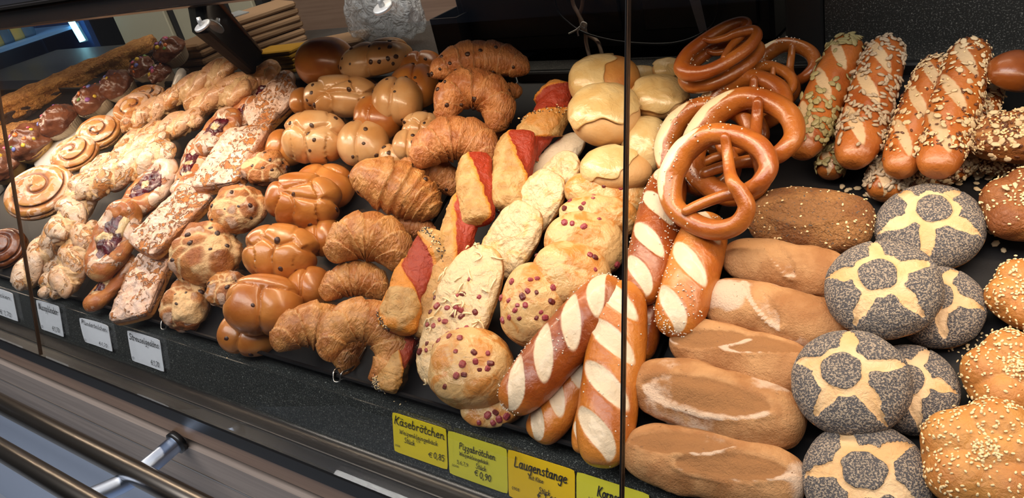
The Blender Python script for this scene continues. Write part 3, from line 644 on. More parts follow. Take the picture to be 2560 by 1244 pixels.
def shreds(root, V, N, wg, n, rs):
    idx = rs.choice(len(V), n, p=wg / wg.sum()); vs = []; fs = []; k = 0
    for i in idx:
        a = unit(np.cross(N[i], rs.normal(0, 1, 3))); b = np.cross(N[i], a); ln = rs.uniform(.004, .008); bd = rs.normal(0, .5)
        pts = [V[i] + N[i] * .0012 + a * ln * t + b * ln * bd * (t * t - .3) + N[i] * .001 * (1 - t * t) * rs.uniform(0, 2) for t in (-1, -.5, 0, .5, 1)]
        v, f, _, _ = sweep(np.array(pts), np.array([.0007, .0010, .0011, .0010, .0007]), 6, N[i]); vs.append(v); fs += [tuple(q + k for q in x) for x in f]; k += len(v)
    o = obj('grated_cheese', np.vstack(vs), fs, M['shred'], root); o['kind'] = 'stuff'
def k_oval(L, W, T, rs, op):
    D, Fc = uvs(64, 110); q = (np.abs(D) ** 2.7).sum(1) ** (-1 / 2.7); V = D * q[:, None]; sd = int(rs.integers(999)); rho = np.hypot(V[:, 0], V[:, 1]); dish = sstep(.75, .2, rho) * (V[:, 2] > 0)
    V[:, :2] *= (1 + .05 * noise(D, 1.6, sd))[:, None]; V = V * (1 - .16 * dish)[:, None] * np.array([L, W, T]) / 2; ch = sstep(.05, .30, D[:, 2] + .22 * noise(D, 2.2, sd + 1)) * op.get('cheese', 1)
    V = V + D * (ch * (.0015 * fbm(V, 70, sd + 2, 3) + .0009 * fbm(V, 220, sd + 4, 2)))[:, None]
    root = obj(op.get('name', 'cheese_flatbread_oval'), V, Fc, M[op.get('mat', 'cheeseoval')], attrs={'m1': ch, 'm2': 0 * ch, 'tone': sstep(.22, -.05, D[:, 2])}); N = vnormals(V, Fc)
    if op.get('ham'): stick_on(root, V, N, (D[:, 2] > .45) & (noise(V, 22, sd + 7) > -.2), op['ham'], 'ham_cube', HAM(), rs, .006, .2)
    if op.get('shred'): shreds(root, V, N, sstep(.1, .4, D[:, 2]), op['shred'], rs)
    return root
def k_hambun(L, W, T, rs, op):
    D, Fc = uvs(60, 90); sd = int(rs.integers(999)); q = (np.abs(D) ** 2.3).sum(1) ** (-1 / 2.3); V = D * q[:, None]; V[:, 2] *= np.where(V[:, 2] < 0, .8, 1)
    d0 = unit(np.array(op.get('bias', (-.5, 0, .8)))); ch = sstep(.0, .35, D @ d0 + .28 * noise(D, 1.7, sd)); V = fit(V * (1 + .04 * noise(D, 1.7, sd + 5))[:, None], (L, W, T)); V = V + D * (ch * (.0011 * fbm(V, 60, sd + 1, 3) + .0010))[:, None]
    root = obj('ham_cheese_bun', V, Fc, M['hambun'], attrs={'m1': ch, 'm2': 0 * ch, 'tone': (1 - ch) * .75}); N = vnormals(V, Fc)
    stick_on(root, V, N, (D @ d0 > .35) & (noise(V, 24, sd + 7) > -.15), op.get('ham', 14), 'ham_cube', HAM(), rs, .0062, .2)
    return root
def k_capbun(L, W, T, rs, op):
    D, Fc = uvs(48, 72); sd = int(rs.integers(999)); q = (np.abs(D) ** 2.2).sum(1) ** (-1 / 2.2); dims = np.array([L, W, T]) / 2
    V = D * (q * (1 + .03 * noise(D, 1.5, sd)))[:, None] * dims; root = obj('cheese_topped_roll', V, Fc, M[op.get('mat', 'palerolls')], attrs={'m1': 0 * q, 'm2': 0 * q, 'tone': tone(D)})
    ax = unit(np.array(op.get('cap', (-.2, .2, 1.0)))); e1 = unit(np.cross(ax, (0, 1, .2))); e2 = np.cross(ax, e1); n, m = 34, 72; ph = np.linspace(0, 2 * math.pi, m, endpoint=False)
    lim = op.get('lim', 1.25) + .18 * np.sin(2 * ph + sd) + .10 * np.sin(5 * ph + 2 * sd) + .05 * np.sin(9 * ph)
    k = np.concatenate([np.linspace(.02, 1, n - 4), [1.015, 1.01, .99, .95]]); lift = np.concatenate([np.full(n - 4, .0026), [.0019, .0009, .0, -.0015]]); vs = []
    for a, h in zip(k, lift):
        th = a * lim; d = np.cos(th)[:, None] * ax + np.sin(th)[:, None] * (np.cos(ph)[:, None] * e1 + np.sin(ph)[:, None] * e2); qq = (np.abs(d) ** 2.2).sum(1) ** (-1 / 2.2)
        p = d * (qq * (1 + .03 * noise(d, 1.5, sd)))[:, None] * dims; vs.append(p + d * (h + (.0008 * fbm(p, 70, sd + 1, 2) + .0014 * noise(p, 32, sd + 3) if h > .001 else 0 * th))[:, None])
    vs = np.array(vs).reshape(-1, 3); fs = [(i * m + j, (i + 1) * m + j, (i + 1) * m + (j + 1) % m, i * m + (j + 1) % m) for i in range(n - 1) for j in range(m)] + [tuple(range(m))[::-1]]
    o = fixn(obj('melted_cheese', vs, fs, M['cheese'], root, attrs={'m1': 0 * vs[:, 0], 'm2': 0 * vs[:, 0], 'tone': 0 * vs[:, 0]})); o['label'] = 'yellow melted cheese cap'
    return root
def k_pretzel(L, W, T, rs, op):
    arm = [(-.90, 0, 0), (-.84, .36, 0), (-.52, .78, 0), (.02, .92, 0), (.50, .86, 0), (.82, .60, .03), (.86, .27, .08), (.68, .07, .16), (.50, -.04, .22), (.28, -.22, .14), (.02, -.56, .10), (-.13, -.86, .24)]
    rd = [.25, .235, .20, .185, .18, .165, .15, .14, .125, .105, .095, .085]
    A = np.array(arm); Bm = A[1:][::-1].copy(); Bm[:, 1] *= -1; A2 = A.copy(); A2[7:10, 2] = (-.02, -.10, -.03)[:3]
    P = np.vstack([Bm, A2]); R = np.concatenate([np.array(rd[1:])[::-1], rd]); n = 200; P[:, :2] *= (1 - .0); Cc = catmull(P, n); Rr = catmull(np.stack([R, R, R], 1), n)[:, 0] * op.get('fat', 1.0)
    sc = np.array([L / 2 / 1.12, W / 2 / 1.10, W / 2]); C = Cc * sc; r = Rr * W / 2; e = np.linspace(0, 1, n); r = r * np.sqrt(np.clip(np.minimum(e, 1 - e) / .012, .06, 1)); m = 28; ph = np.linspace(0, 2 * math.pi, m, endpoint=False)
    d = np.hypot((e[:, None] - .5) / .080, (np.cos(ph)[None] * .0 + (((ph + math.pi + op.get('cut', -.5)) % (2 * math.pi)) - math.pi)[None]) / .75); msk = sstep(1.12, .88, d); eg = np.exp(-((d - 1) / .15) ** 2)
    rr = r[:, None] * (1 - .05 * msk + .05 * eg + .02 * np.sin(40 * e)[:, None] * .4); V, Fc, sv, pv = sweep(C, rr, m); mk = np.append(msk.ravel(), [0, 0])
    root = obj('soft_pretzel', V, Fc, M['pretzel'], attrs={'m1': mk, 'm2': 0 * mk, 'tone': np.append((sstep(.15, .3, np.abs(e - .5))[:, None] * .35 * (np.cos(ph)[None] < -.3)).ravel(), [0, 0])}); N = vnormals(V, Fc)
    scatter(root, V, N, np.append((np.exp(-((d - 1.35) / .3) ** 2)).ravel(), [0, 0]), op.get('salt', 40), 'salt', (.0010, .0009, .0008), M['salt'], rs, .002)
    return root
KINDS = {'bun': k_bun, 'quark': k_quark, 'croissant': k_croissant, 'lye': k_lye, 'seed': k_seedstick, 'rye': k_rye, 'poppy': k_poppy, 'sesame': k_sesame, 'wedge': k_wedge, 'twist': k_twist, 'pizza': k_pizza, 'danish': k_danish, 'slab': k_slab, 'snail': k_snail, 'oval': k_oval, 'hambun': k_hambun, 'capbun': k_capbun, 'pretzel': k_pretzel}
CATS = {'bun': 'bun', 'quark': 'bun', 'croissant': 'croissant', 'lye': 'pretzel stick', 'seed': 'bread stick', 'rye': 'bread roll', 'poppy': 'bread roll', 'sesame': 'bread roll', 'wedge': 'bread roll', 'twist': 'pastry', 'pizza': 'pastry', 'danish': 'pastry', 'slab': 'pastry', 'snail': 'pastry', 'oval': 'bread roll', 'hambun': 'bread roll', 'capbun': 'bread roll', 'pretzel': 'pretzel'}
THICK = {'bun': .72, 'quark': .75, 'croissant': .85, 'lye': .85, 'seed': .85, 'rye': .72, 'poppy': .46, 'sesame': .5, 'wedge': .6, 'twist': .62, 'pizza': .62, 'danish': .42, 'slab': .28, 'snail': .4, 'oval': .36, 'hambun': .6, 'capbun': .68, 'pretzel': 1}
REPORT = []
ROUND = ('bun', 'quark', 'snail', 'hambun', 'capbun', 'croissant')
def put(kind, label, p0, p1, wpx, h, face=0.0, roll=0.0, group=None, t=None, left=False, tilt=(0, 0), **op):
    """kind, label, the two ends of its long axis in the photo, its width in photo pixels (or a ratio if below 3), height(s) of its axis above the tray in cm"""
    h0, h1 = (h if isinstance(h, (tuple, list)) else (h, h)); A = at(*p0, h0 / 100., left); B = at(*p1, h1 / 100., left); L = np.linalg.norm(B - A); c = (A + B) / 2
    if kind in ROUND:     # round things: the silhouette width is the true width
        c = at((p0[0] + p1[0]) / 2, (p0[1] + p1[1]) / 2, (h0 + h1) / 200., left); dp = depth(c); d_ = RW[:, 0] * (p1[0] - p0[0]) + RW[:, 1] * (p1[1] - p0[1])
        L = np.linalg.norm(d_) * dp / F; d_ = unit(d_); A, B = c - d_ * L / 2, c + d_ * L / 2
    up = unit((NL if left else NT) * (1 - face) + unit(CAM - c) * face + XW * tilt[0] + UT * tilt[1]); ex, ey, ez = frame(A, B, up, roll); W = L * wpx if wpx <= 3 else wpx * depth(c) / F; T = W * (t or THICK[kind])
    rs = np.random.default_rng(abs(hash_(label)) % (2 ** 31)); root = KINDS[kind](L, W, T, rs, op); root.matrix_world = mat4(ex, ey, ez, c); tag(root, label, CATS[kind], group); REPORT.append((kind, label, L, W, T, c))
    return root
def hash_(s):
    v = 7
    for ch in s: v = (v * 131 + ord(ch)) & 0x7fffffff
    return v

# ------------------------------------------------------------------ the counter and the room
Z0 = CAM[2]
def yz(y, z): return (y, Z0 + z)
XL0 = at(62, 436)[0] - .01                      # left end of the bread trays
XR = 0.95
XFAR = -3.0
GUP = np.array([0.0, .3338, .9426]); GN = np.array([0.0, -.9426, .3338])      # leaning glass: upward, outward
GP = np.array([0.0, .4239, Z0 - .6348]) + GN * .037
def on_glass(px, py, off=0.0): return on_plane(px, py, GP + GN * off, GN)

floor = boxo('floor', (-4.5, -3.5, -.05), (3.0, 3.2, 0), plain('floor_tiles', (.30, .33, .38), .35)); tag(floor, kind='structure')
wall = boxo('wall_back', (-4.5, 2.6, 0), (3.0, 2.7, 3.2), plain('wall_paint', (.10, .085, .06), .8)); tag(wall, kind='structure')
wl = boxo('wall_left', (-4.6, -3.5, 0), (-4.5, 2.7, 3.2), plain('wall_paint_dark', (.05, .05, .055), .8)); tag(wl, kind='structure')

for nm_, lo_, hi_ in (('wall_front', (-4.5, -3.6, 0), (3.0, -3.5, 3.2)), ('wall_right', (3.0, -3.5, 0), (3.1, 2.7, 3.2))): tag(boxo(nm_, lo_, hi_, plain('wall_shop', (.06, .06, .065), .8)), kind='structure')
ctr = empty('display_counter', Matrix.Translation((0, .7, 0))); tag(ctr, 'long dark bakery display counter with granite ledge and wood panelled front', 'counter')
def cpart(o, label=None):
    o.parent = ctr; o.matrix_basis = Matrix.Translation((0, -.7, 0)) @ o.matrix_basis
    if label: o['label'] = label
    return o
cpart(prism('granite_ledge', [yz(.459, -.5690), yz(.447, -.5695), yz(.4239, -.6348), yz(.4239, -.665), yz(.48, -.665), yz(.48, -.575)], XFAR, XR, M['granite']), 'speckled dark granite front ledge')
dk = [yz(.470, -.574), yz(.470, -.66), yz(1.03, -.66), yz(1.03, -.352), yz(1.012, -.349)]
cpart(prism('sloping_deck', dk, XL0, XR, M['blacksteel']))
dl = [yz(.470, -.574), yz(.470, -.66), yz(1.03, -.66), yz(1.03, -.574 + .56 * math.tan(TAL))]
cpart(prism('cake_deck', dl, XFAR, XL0, M['blackplastic']))
cpart(prism('worktop', [yz(1.03, -.352), yz(1.03, -.40), yz(1.40, -.40), yz(1.40, -.352)], XFAR - .1, XR, M['granitewall']), 'speckled dark granite worktop behind the trays')
cpart(prism('glass_rail', [yz(.4235, -.632), yz(.400, -.6385), yz(.384, -.6405), yz(.382, -.643), yz(.382, -.668), yz(.44, -.668), yz(.4235, -.66)], XFAR, XR, M['railblack']), 'black steel rail the glass stands in')
cpart(prism('steel_strip', [yz(.4045, -.6358), yz(.4030, -.6363), yz(.4030, -.6385), yz(.4045, -.6375)], XFAR, XR, M['darksteel']), 'thin steel edge along the glass')
cpart(prism('upper_front_panel', [yz(.386, -.645), yz(.386, -.706), yz(.42, -.706), yz(.42, -.645)], XFAR, XR, M['woodfront']), 'brown wood front board')
cpart(prism('shadow_gap', [yz(.410, -.70), yz(.410, -.735), yz(.45, -.735), yz(.45, -.70)], XFAR, XR, M['blackplastic']))
cpart(prism('middle_front_panel', [yz(.384, -.727), yz(.384, -.7845), yz(.42, -.7845), yz(.42, -.727)], XFAR, XR, M['woodgrey']), 'grey brown wood front board')
cpart(prism('panel_joint_trim', [yz(.3825, -.7845), yz(.3825, -.7865), yz(.42, -.7865), yz(.42, -.7845)], XFAR, XR, M['steel']), 'fine bright metal line')
cpart(prism('lower_front_panel', [yz(.384, -.7865), yz(.384, -.90), yz(.42, -.90), yz(.42, -.7865)], XFAR, XR, M['woodgrey']), 'grey brown wood front board')
cpart(boxo('plinth_panel', (XFAR, .388, 0.0), (XR, .42, Z0 - .90), M['frontpale']), 'pale blue grey lower front')
cpart(boxo('carcass', (XFAR, .42, 0.0), (XR, 1.02, Z0 - .66), M['blackplastic']))
cpart(boxo('back_carcass', (XFAR - .1, 1.06, 0.0), (XR, 1.38, Z0 - .40), M['blackplastic']))

# tray rail in front of the counter: two tubes on struts
tr = empty('tray_rail', Matrix.Translation((0, .3, Z0 - .7))); tag(tr, 'two dark steel tubes of the tray rail along the counter front', 'rail')
def rpart(o):
    o.parent = tr; o.matrix_basis = Matrix.Translation((0, -.3, -(Z0 - .7))) @ o.matrix_basis; return o
rpart(tube_o('tube', [(XFAR, .300, Z0 - .698), (XR, .300, Z0 - .698)], .0168, M['darksteel'], m=24))
rpart(tube_o('tube', [(XFAR, .222, Z0 - .662), (XR, .222, Z0 - .662)], .0155, M['darksteel'], m=24))
xs_ = at_y(460, 1118, .384)[0]
for p in ([xs_], [xs_ - 1.1], [xs_ + 1.1]):
    rpart(tube_o('strut', [(p[0], .386, Z0 - .716), (p[0], .300, Z0 - .716), (p[0], .222, Z0 - .690)], .0145, M['pole'], m=18, n=20))
    rpart(tube_o('strut_flange', [(p[0], .384, Z0 - .716), (p[0], .374, Z0 - .716)], .019, M['blacksteel'], m=18))

# trays
def tray(name, x0, x1, label, n=NT, u=UT, depth_=.555):
    P = []; lip = [(-.002, .016), (0, .0175), (.003, .016), (.006, .004), (depth_ - .006, .004), (depth_ - .003, .016), (depth_, .0175), (depth_ + .002, .016), (depth_ - .002, .0005), (.002, .0005)]
    for x in (x0, x1):
        for a, b in lip: P.append(np.array([x, 0, 0]) + OT * np.array([0, 1, 1]) + u * a + n * (b + .001))
    k = len(lip); Fc = [tuple(range(k))[::-1], tuple(range(k, 2 * k))] + [(i, (i + 1) % k, k + (i + 1) % k, k + i) for i in range(k)]
    o = fixn(obj(name, P, Fc, M['tray'], smooth=False)); tag(o, label, 'tray', 'black baking trays'); return o
def bx(px, py): return at(px, py)[0]
cuts = [XL0, bx(428, 822), bx(856, 952), bx(1650, 930), XR - .02]
cuts[3] = bx(1655, 900)
tl = ['black baking tray under the glazed pastries and cinnamon snails', 'black baking tray under the raisin buns and croissants', 'black baking tray under the cheese rolls and pretzel sticks', 'black baking tray under the rye rolls and poppy seed buns']
for i in range(4): tray('baking_tray', cuts[i] + .003, cuts[i + 1] - .003, tl[i])
def wire(x, label):
    b = lambda a, h, dx=0: OT * np.array([0, 1, 1]) + np.array([x + dx, 0, 0]) + UT * a + NT * h
    o = tube_o('wire_divider', [b(.12, .007), b(.06, .007), b(.02, .010), b(.004, .0215), b(-.008, .017, .004), b(-.006, .016, .012), b(.004, .0215, .014), b(.02, .009, .013), b(.05, .007, .013)], .0012, M['steel'], m=8, n=70, up=tuple(NT)); tag(o, label, 'wire', 'wire dividers between the trays')
wire(cuts[1], 'bent steel wire divider at the tray edge beside the curd bun')
wire(cuts[2], 'bent steel wire divider at the tray edge beside the large croissant')
UL = np.array([0, math.cos(TAL), math.sin(TAL)])
tray('cake_tray', XFAR + .05, XL0 - .006, 'dark tray under the chocolate muffins and crumb cakes', NL, UL, .54)

# glass panes with dark polished edges
gx = [-3.3, on_glass(50, 540)[0], on_glass(1566, 620)[0], 1.3]
gl = ['leaning glass pane at the far left in front of the muffins', 'wide leaning glass pane in front of the buns and croissants', 'leaning glass pane at the right in front of the poppy seed buns']
GH = .552; th = .005
for i in range(3):
    a, b = gx[i] + .0012, gx[i + 1] - .0012
    P = [GP + np.array([x, 0, 0]) + GUP * u_ + GN * v_ for x in (a, b) for u_, v_ in ((-.014, 0), (GH, 0), (GH, th), (-.014, th))]
    g = fixn(obj('glass_pane', P, [(0, 1, 2, 3), (7, 6, 5, 4), (0, 4, 5, 1), (1, 5, 6, 2), (2, 6, 7, 3), (3, 7, 4, 0)], M['glass'], smooth=False)); cpart(g, gl[i])
    for nm, xx in (('edge', a), ('edge', b)):
        if -3.2 < xx < 1.2:
            s = .0011 if xx == b else .0006; w0 = xx - s if xx == a else xx; P = [GP + np.array([x, 0, 0]) + GUP * u_ + GN * v_ for x in (w0, w0 + s) for u_, v_ in ((-.014, -.0004), (GH, -.0004), (GH, th + .0004), (-.014, th + .0004))]
            e = fixn(obj('polished_edge', P, [(0, 1, 2, 3), (7, 6, 5, 4), (0, 4, 5, 1), (1, 5, 6, 2), (2, 6, 7, 3), (3, 7, 4, 0)], M['edge' if xx == a else 'edgedark'], g, smooth=False))

# top bar with the recessed light strip
bar = empty('light_bar', Matrix.Translation((0, .65, Z0 - .1))); tag(bar, 'black metal bar with recessed light strip along the top of the glass', 'light')
def bpart(o, label=None):
    o.parent = bar; o.matrix_basis = Matrix.Translation((0, -.65, -(Z0 - .1))) @ o.matrix_basis
    if label: o['label'] = label
    return o
bpart(boxo('front_rail', (-3.3, .598, Z0 - .111), (1.6, .632, Z0 - .0805), M['blacksteel'], bev=.003))
bpart(boxo('top_plate', (-3.3, .632, Z0 - .090), (1.6, .676, Z0 - .0805), M['blacksteel']))
bpart(boxo('back_lip', (-3.3, .673, Z0 - .1165), (1.6, .676, Z0 - .090), M['blacksteel']))
bpart(boxo('edge_trim', (-3.3, .590, Z0 - .0785), (1.6, .600, Z0 - .0745), M['darksteel']), 'thin bright metal edge above the bar')
bpart(boxo('shade_shelf', (-3.3, .600, Z0 - .0785), (-.20, 1.0, Z0 - .0725), M['railblack']), 'added black shelf that shades the back of the display')  # added to keep overhead light off the products at the back

# round clamps that hold the glass
def clamp(px, py, r, label):
    c = on_glass(px, py, th + .004); nz_ = unit(GN * .45 + np.array([0, 0, .85])); ex, ey, ez = XW, np.cross(nz_, XW), nz_; root = empty('glass_clamp', mat4(ex, ey, ez, c)); tag(root, label, 'clamp')
    V, Fc, s, p = sweep(np.array([[0, 0, -.0016], [0, 0, -.0012], [0, 0, .0008], [0, 0, .0014], [0, 0, .0016]]), np.array([r * .95, r, r, r * .9, .0005]), 28, up=(0, 1, 0)); obj('disc', V, Fc, M['clampmetal'], root)
    V, Fc, s, p = sweep(np.array([[0, 0, .0010], [0, .001, .006], [0, .003, .010]]), np.array([r * .30, r * .26, r * .22]), 18, up=(0, 1, 0)); obj('pin', V, Fc, M['clampmetal'], root)
clamp(957, 18, .0105, 'round metal glass clamp in front of the clear plastic bag')
clamp(506, 64, .0108, 'round metal glass clamp on the black slanted support arm')
A = on_glass(492, 22, -.035); Bp = at_y(655, 178, 1.06); ex, ey, ez = frame(A, Bp, GN)
V, Fc = box(np.linalg.norm(Bp - A), .062, .022, .003); arm = fixn(obj('support_arm', V, Fc, M['blackmatt'], smooth=False)); arm.matrix_world = mat4(ex, ey, ez, (A + Bp) / 2); tag(arm, 'broad black slanted support arm behind the glass', 'support arm')
sp = obj('edge_strip', *box(np.linalg.norm(Bp - A), .008, .024, .001, (0, -.036, 0)), M['kraftdark'], arm, smooth=False)

# granite splashback at the right and the black column beside it
x0 = at_y(2062, 110, 1.03)[0]
sb = boxo('splashback', (x0, 1.032, Z0 - .36), (XR, 1.05, Z0 + .25), M['granitewall']); tag(sb, 'speckled grey granite splashback behind the seeded sticks', 'splashback')
xc = at_y(1962, 110, 1.03)[0]
col = boxo('column', (xc, 1.034, Z0 - .36), (x0 - .002, 1.12, Z0 + .25), M['blackplastic'], bev=.004); tag(col, 'black upright column left of the granite splashback', 'column')

# ------------------------------------------------------------------ things behind the trays
zt = Z0 - .352
def stand_box(name, pxl, pxr, pytop, y0, y1, mat, label, cat, z0=zt, bev=.004, top=None):
    a = at_y(pxl, (pytop + 130) / 2, y0); b = at_y(pxr, (pytop + 130) / 2, y0); t = top if top is not None else at_y((pxl + pxr) / 2, pytop, y0)[2]
    o = boxo(name, (a[0], y0, z0), (b[0], y1, t), mat, bev=bev); tag(o, label, cat); return o
pl = stand_box('plinth', 1300, 1700, 148, 1.075, 1.33, M['blackplastic'], 'low dark grey plinth behind the croissants and cheese rolls', 'plinth')
ztop = pl.data.vertices[0].co.z; ztop = max(v.co.z for v in pl.data.vertices)
cab = empty('black_cabinet'); a = at_y(1150, 70, 1.12); b = at_y(1935, 70, 1.12)
cab.matrix_world = Matrix.Translation((a[0], 1.12, ztop)); tag(cab, 'large black machine housing standing on the dark plinth', 'cabinet')
o = boxo('housing', (0, 0, 0.0005), (b[0] - a[0], .19, .30), M['blackplastic'], cab, .006)
xs = at_y(1585, 60, 1.12)[0] - a[0]
boxo('front_panel', (.02, -.006, .03), (xs - .02, 0, .27), M['blackpanel'], cab, .002)
boxo('front_panel', (xs + .02, -.006, .03), (b[0] - a[0] - .02, 0, .27), M['blackpanel'], cab, .002)
# open black box
bxa = at_y(1082, 80, 1.08); bxb = at_y(1152, 90, 1.08); bt = at_y(1085, 48, 1.08)[2]
ob = empty('open_box', Matrix.Translation((bxa[0], 1.08, zt))); tag(ob, 'small open black box beside the machine housing', 'box'); wd = bxb[0] - bxa[0]; hh = bt - zt; t_ = .004
for nm, lo, hi in (('front_wall', (0, 0, 0), (wd, t_, hh)), ('back_wall', (0, .15, 0), (wd, .15 + t_, hh)), ('side_wall', (0, t_, 0), (t_, .15, hh)), ('side_wall', (wd - t_, t_, 0), (wd, .15, hh)), ('bottom', (t_, t_, 0), (wd - t_, .15, t_))): boxo(nm, lo, hi, M['blackplastic'], ob)
# cables
def cable(pts, r, mat, label):
    P = [at_y(x, y, d) for x, y, d in pts]; o = tube_o('cable', P, r, mat, m=10, n=len(P) * 10, up=(0, 1, .2)); tag(o, label, 'cable'); return o
cable([(1425, -60, 1.085), (1432, 5, 1.085), (1446, 35, 1.08), (1462, 70, 1.075), (1466, 110, 1.07), (1476, 150, 1.06), (1478, 176, 1.06)], .0032, M['cable'], 'beige cable at the left of the tied pair')
cable([(1462, -60, 1.085), (1456, 10, 1.083), (1450, 40, 1.09), (1462, 80, 1.082), (1490, 100, 1.072), (1500, 118, 1.065), (1508, 150, 1.06), (1510, 176, 1.06)], .0032, M['cable'], 'beige cable at the right of the tied pair')
cable([(1380, -60, 1.09), (1392, 20, 1.09), (1420, 55, 1.085), (1470, 85, 1.068), (1560, 105, 1.07), (1680, 108, 1.07), (1760, 80, 1.09), (1790, 40, 1.10), (1800, -40, 1.10)], .0018, M['blackcable'], 'thin black cable hanging across the machine housing')
tp = [at_y(x, y, 1.062) for x, y in ((1422, 84), (1440, 75), (1452, 66), (1462, 72), (1466, 60), (1456, 56), (1450, 68), (1444, 78), (1446, 90))]
o = tube_o('cable_tie', tp, .0014, M['tie'], m=8, n=60, up=(0, 1, .2)); tag(o, 'white cable tie around the beige cables', 'cable tie')
# tall pale strip of paper right of the cables
P0 = at_y(1722, -5, 1.09); P1 = at_y(1748, -5, 1.09); P2 = at_y(1768, 82, 1.09); P3 = at_y(1750, 86, 1.09); dv = np.array([0, .002, 0])
o = fixn(obj('paper_strip', [P0, P1, P2, P3, P0 + dv, P1 + dv, P2 + dv, P3 + dv], [(0, 1, 2, 3), (7, 6, 5, 4), (0, 4, 5, 1), (1, 5, 6, 2), (2, 6, 7, 3), (3, 7, 4, 0)], M['papergrey'], smooth=False)); tag(o, 'grey paper strip hanging on the machine housing', 'paper')

# clear plastic bag
D, Fc = uvs(60, 90); q = (np.abs(D) ** 3.4).sum(1) ** (-1 / 3.4); V = D * q[:, None]; c0 = at_y(968, 62, 1.22); hx = .10; hz = .105
fold = np.abs(fbm(V * np.array([1, 1, 1]), 2.2, 5, 3)); V = V * np.array([1 - .22 * V[:, 2], .5 + 0 * V[:, 0], 1 + 0 * V[:, 0]]).T
V = V * (1 - .16 * fold)[:, None] * np.array([hx, .07, hz]); V[:, 2] += .02 * V[:, 0] / hx * 0
bag = obj('plastic_bag', V, Fc, M['film']); bag.matrix_world = Matrix.Translation((c0[0], 1.215, zt + hz + .001)); tag(bag, 'crumpled clear plastic bag standing beside the open black box', 'bag')
D2, F2 = uvs(30, 40); V2 = D2 * (1 + .2 * fbm(D2, 2, 3, 2))[:, None] * np.array([.06, .04, .06]); V2[:, 2] -= .035; o = obj('crumpled_film', V2, F2, M['filmdense'], bag)

# kraft bags, napkins
def flat_stack(name, n, pxs, y, dims, rot, mats_, labels, cat, group, gap=.0008, edge=None, zbase=zt, pitch=0):
    for i in range(n):
        V, Fc = box(dims[0], dims[1], dims[2], dims[2] * .3); V = V + fbm(V, 9, i + 3, 2)[:, None] * np.array([0, 0, .0015]); o = fixn(obj(name, V, Fc, mats_[i % len(mats_)], smooth=False)); c = at_y(pxs[0], pxs[1], y)
        o.matrix_world = Matrix.Translation((c[0], y, zbase + dims[2] / 2 + .0015 + i * (dims[2] + gap))) @ Matrix.Rotation(math.radians(rot + (i * 37 % 5 - 2) * 1.2), 4, 'Z') @ Matrix.Rotation(math.radians(pitch), 4, 'X'); tag(o, labels[i % len(labels)] if len(labels) > 1 else labels[0], cat, group); yield o
lst = list(flat_stack('kraft_bag', 6, (660, 90), 1.24, (.13, .17, .0150), -18, [M['kraft']], ['folded kraft paper bag, lowest of the tall bag stack', 'folded kraft paper bag, second from below in the tall bag stack', 'folded kraft paper bag, third from below in the tall bag stack', 'folded kraft paper bag, third from the top in the tall bag stack', 'folded kraft paper bag, second from the top in the tall bag stack', 'folded kraft paper bag with clear window on top of the tall stack'], 'paper bag', 'kraft bags in the tall stack', gap=.0016))
top = lst[-1]
boxo('bag_window', (-.062, -.082, .0085), (.02, -.02, .0105), M['kraftwindow'], top); boxo('printed_patch', (-.055, -.08, .0105), (-.01, -.05, .0112), M['kraftprint'], top)
for o in lst:   # dark folded front edge
    boxo('folded_edge', (-.062, -.0855, -.004), (.062, -.0848, .004), M['kraftdark'], o)
lst = list(flat_stack('kraft_bag', 2, (770, 120), 1.16, (.30, .11, .012), 24, [M['kraft']], ['long kraft paper bag with clear window, lower of the slanting pair', 'long kraft paper bag with clear window, upper of the slanting pair'], 'paper bag', 'long kraft bags behind the buns', gap=.003))
boxo('bag_window', (-.13, -.045, .0062), (.06, -.005, .0075), M['kraftwindow'], lst[1])
lst = list(flat_stack('kraft_bag', 4, (520, 150), 1.12, (.11, .12, .016), 8, [M['kraft']], ['small folded kraft bag, lowest beside the far muffin', 'small folded kraft bag, second from below beside the far muffin', 'small folded kraft bag, third from below beside the far muffin', 'small folded kraft bag, topmost beside the far muffin'], 'paper bag', 'small kraft bags beside the muffins', gap=.002))
list(flat_stack('yellow_napkin', 5, (715, 165), 1.075, (.11, .06, .0085), 6, [M['napkin']], ['folded yellow napkin, lowest of the stack behind the dark bun', 'folded yellow napkin, second from below behind the dark bun', 'folded yellow napkin, middle one of the stack behind the dark bun', 'folded yellow napkin, second from the top behind the dark bun', 'folded yellow napkin, topmost behind the dark bun'], 'napkin', 'yellow napkins in a stack', gap=.0012))

# cream cupboards at the back
cb = ['cream cupboard unit at the far left of the back wall', 'cream cupboard unit behind the black support arm', 'cream cupboard unit behind the kraft bags']
xb = [at_y(x, 40, 1.62)[0] for x in (270, 424, 566, 655)]
for i in range(3):
    u = empty('cupboard', Matrix.Translation((xb[i], 1.62, 0))); tag(u, cb[i], 'cupboard', 'cream cupboards'); wdt = xb[i + 1] - xb[i]
    boxo('body', (0, .02, 0), (wdt, .38, 2.2), M['blackplastic'], u); boxo('door', (.03, 0, .1), (wdt - .03, .018, 2.15), M['cream'], u, .004)
xk = xb[3]
brn = boxo('wall_board', (xk + .02, 1.66, 0), (at_y(1500, 40, 1.66)[0], 1.69, 2.2), M['woodfront']); tag(brn, 'dark brown wooden wall board behind the paper bags', 'board')

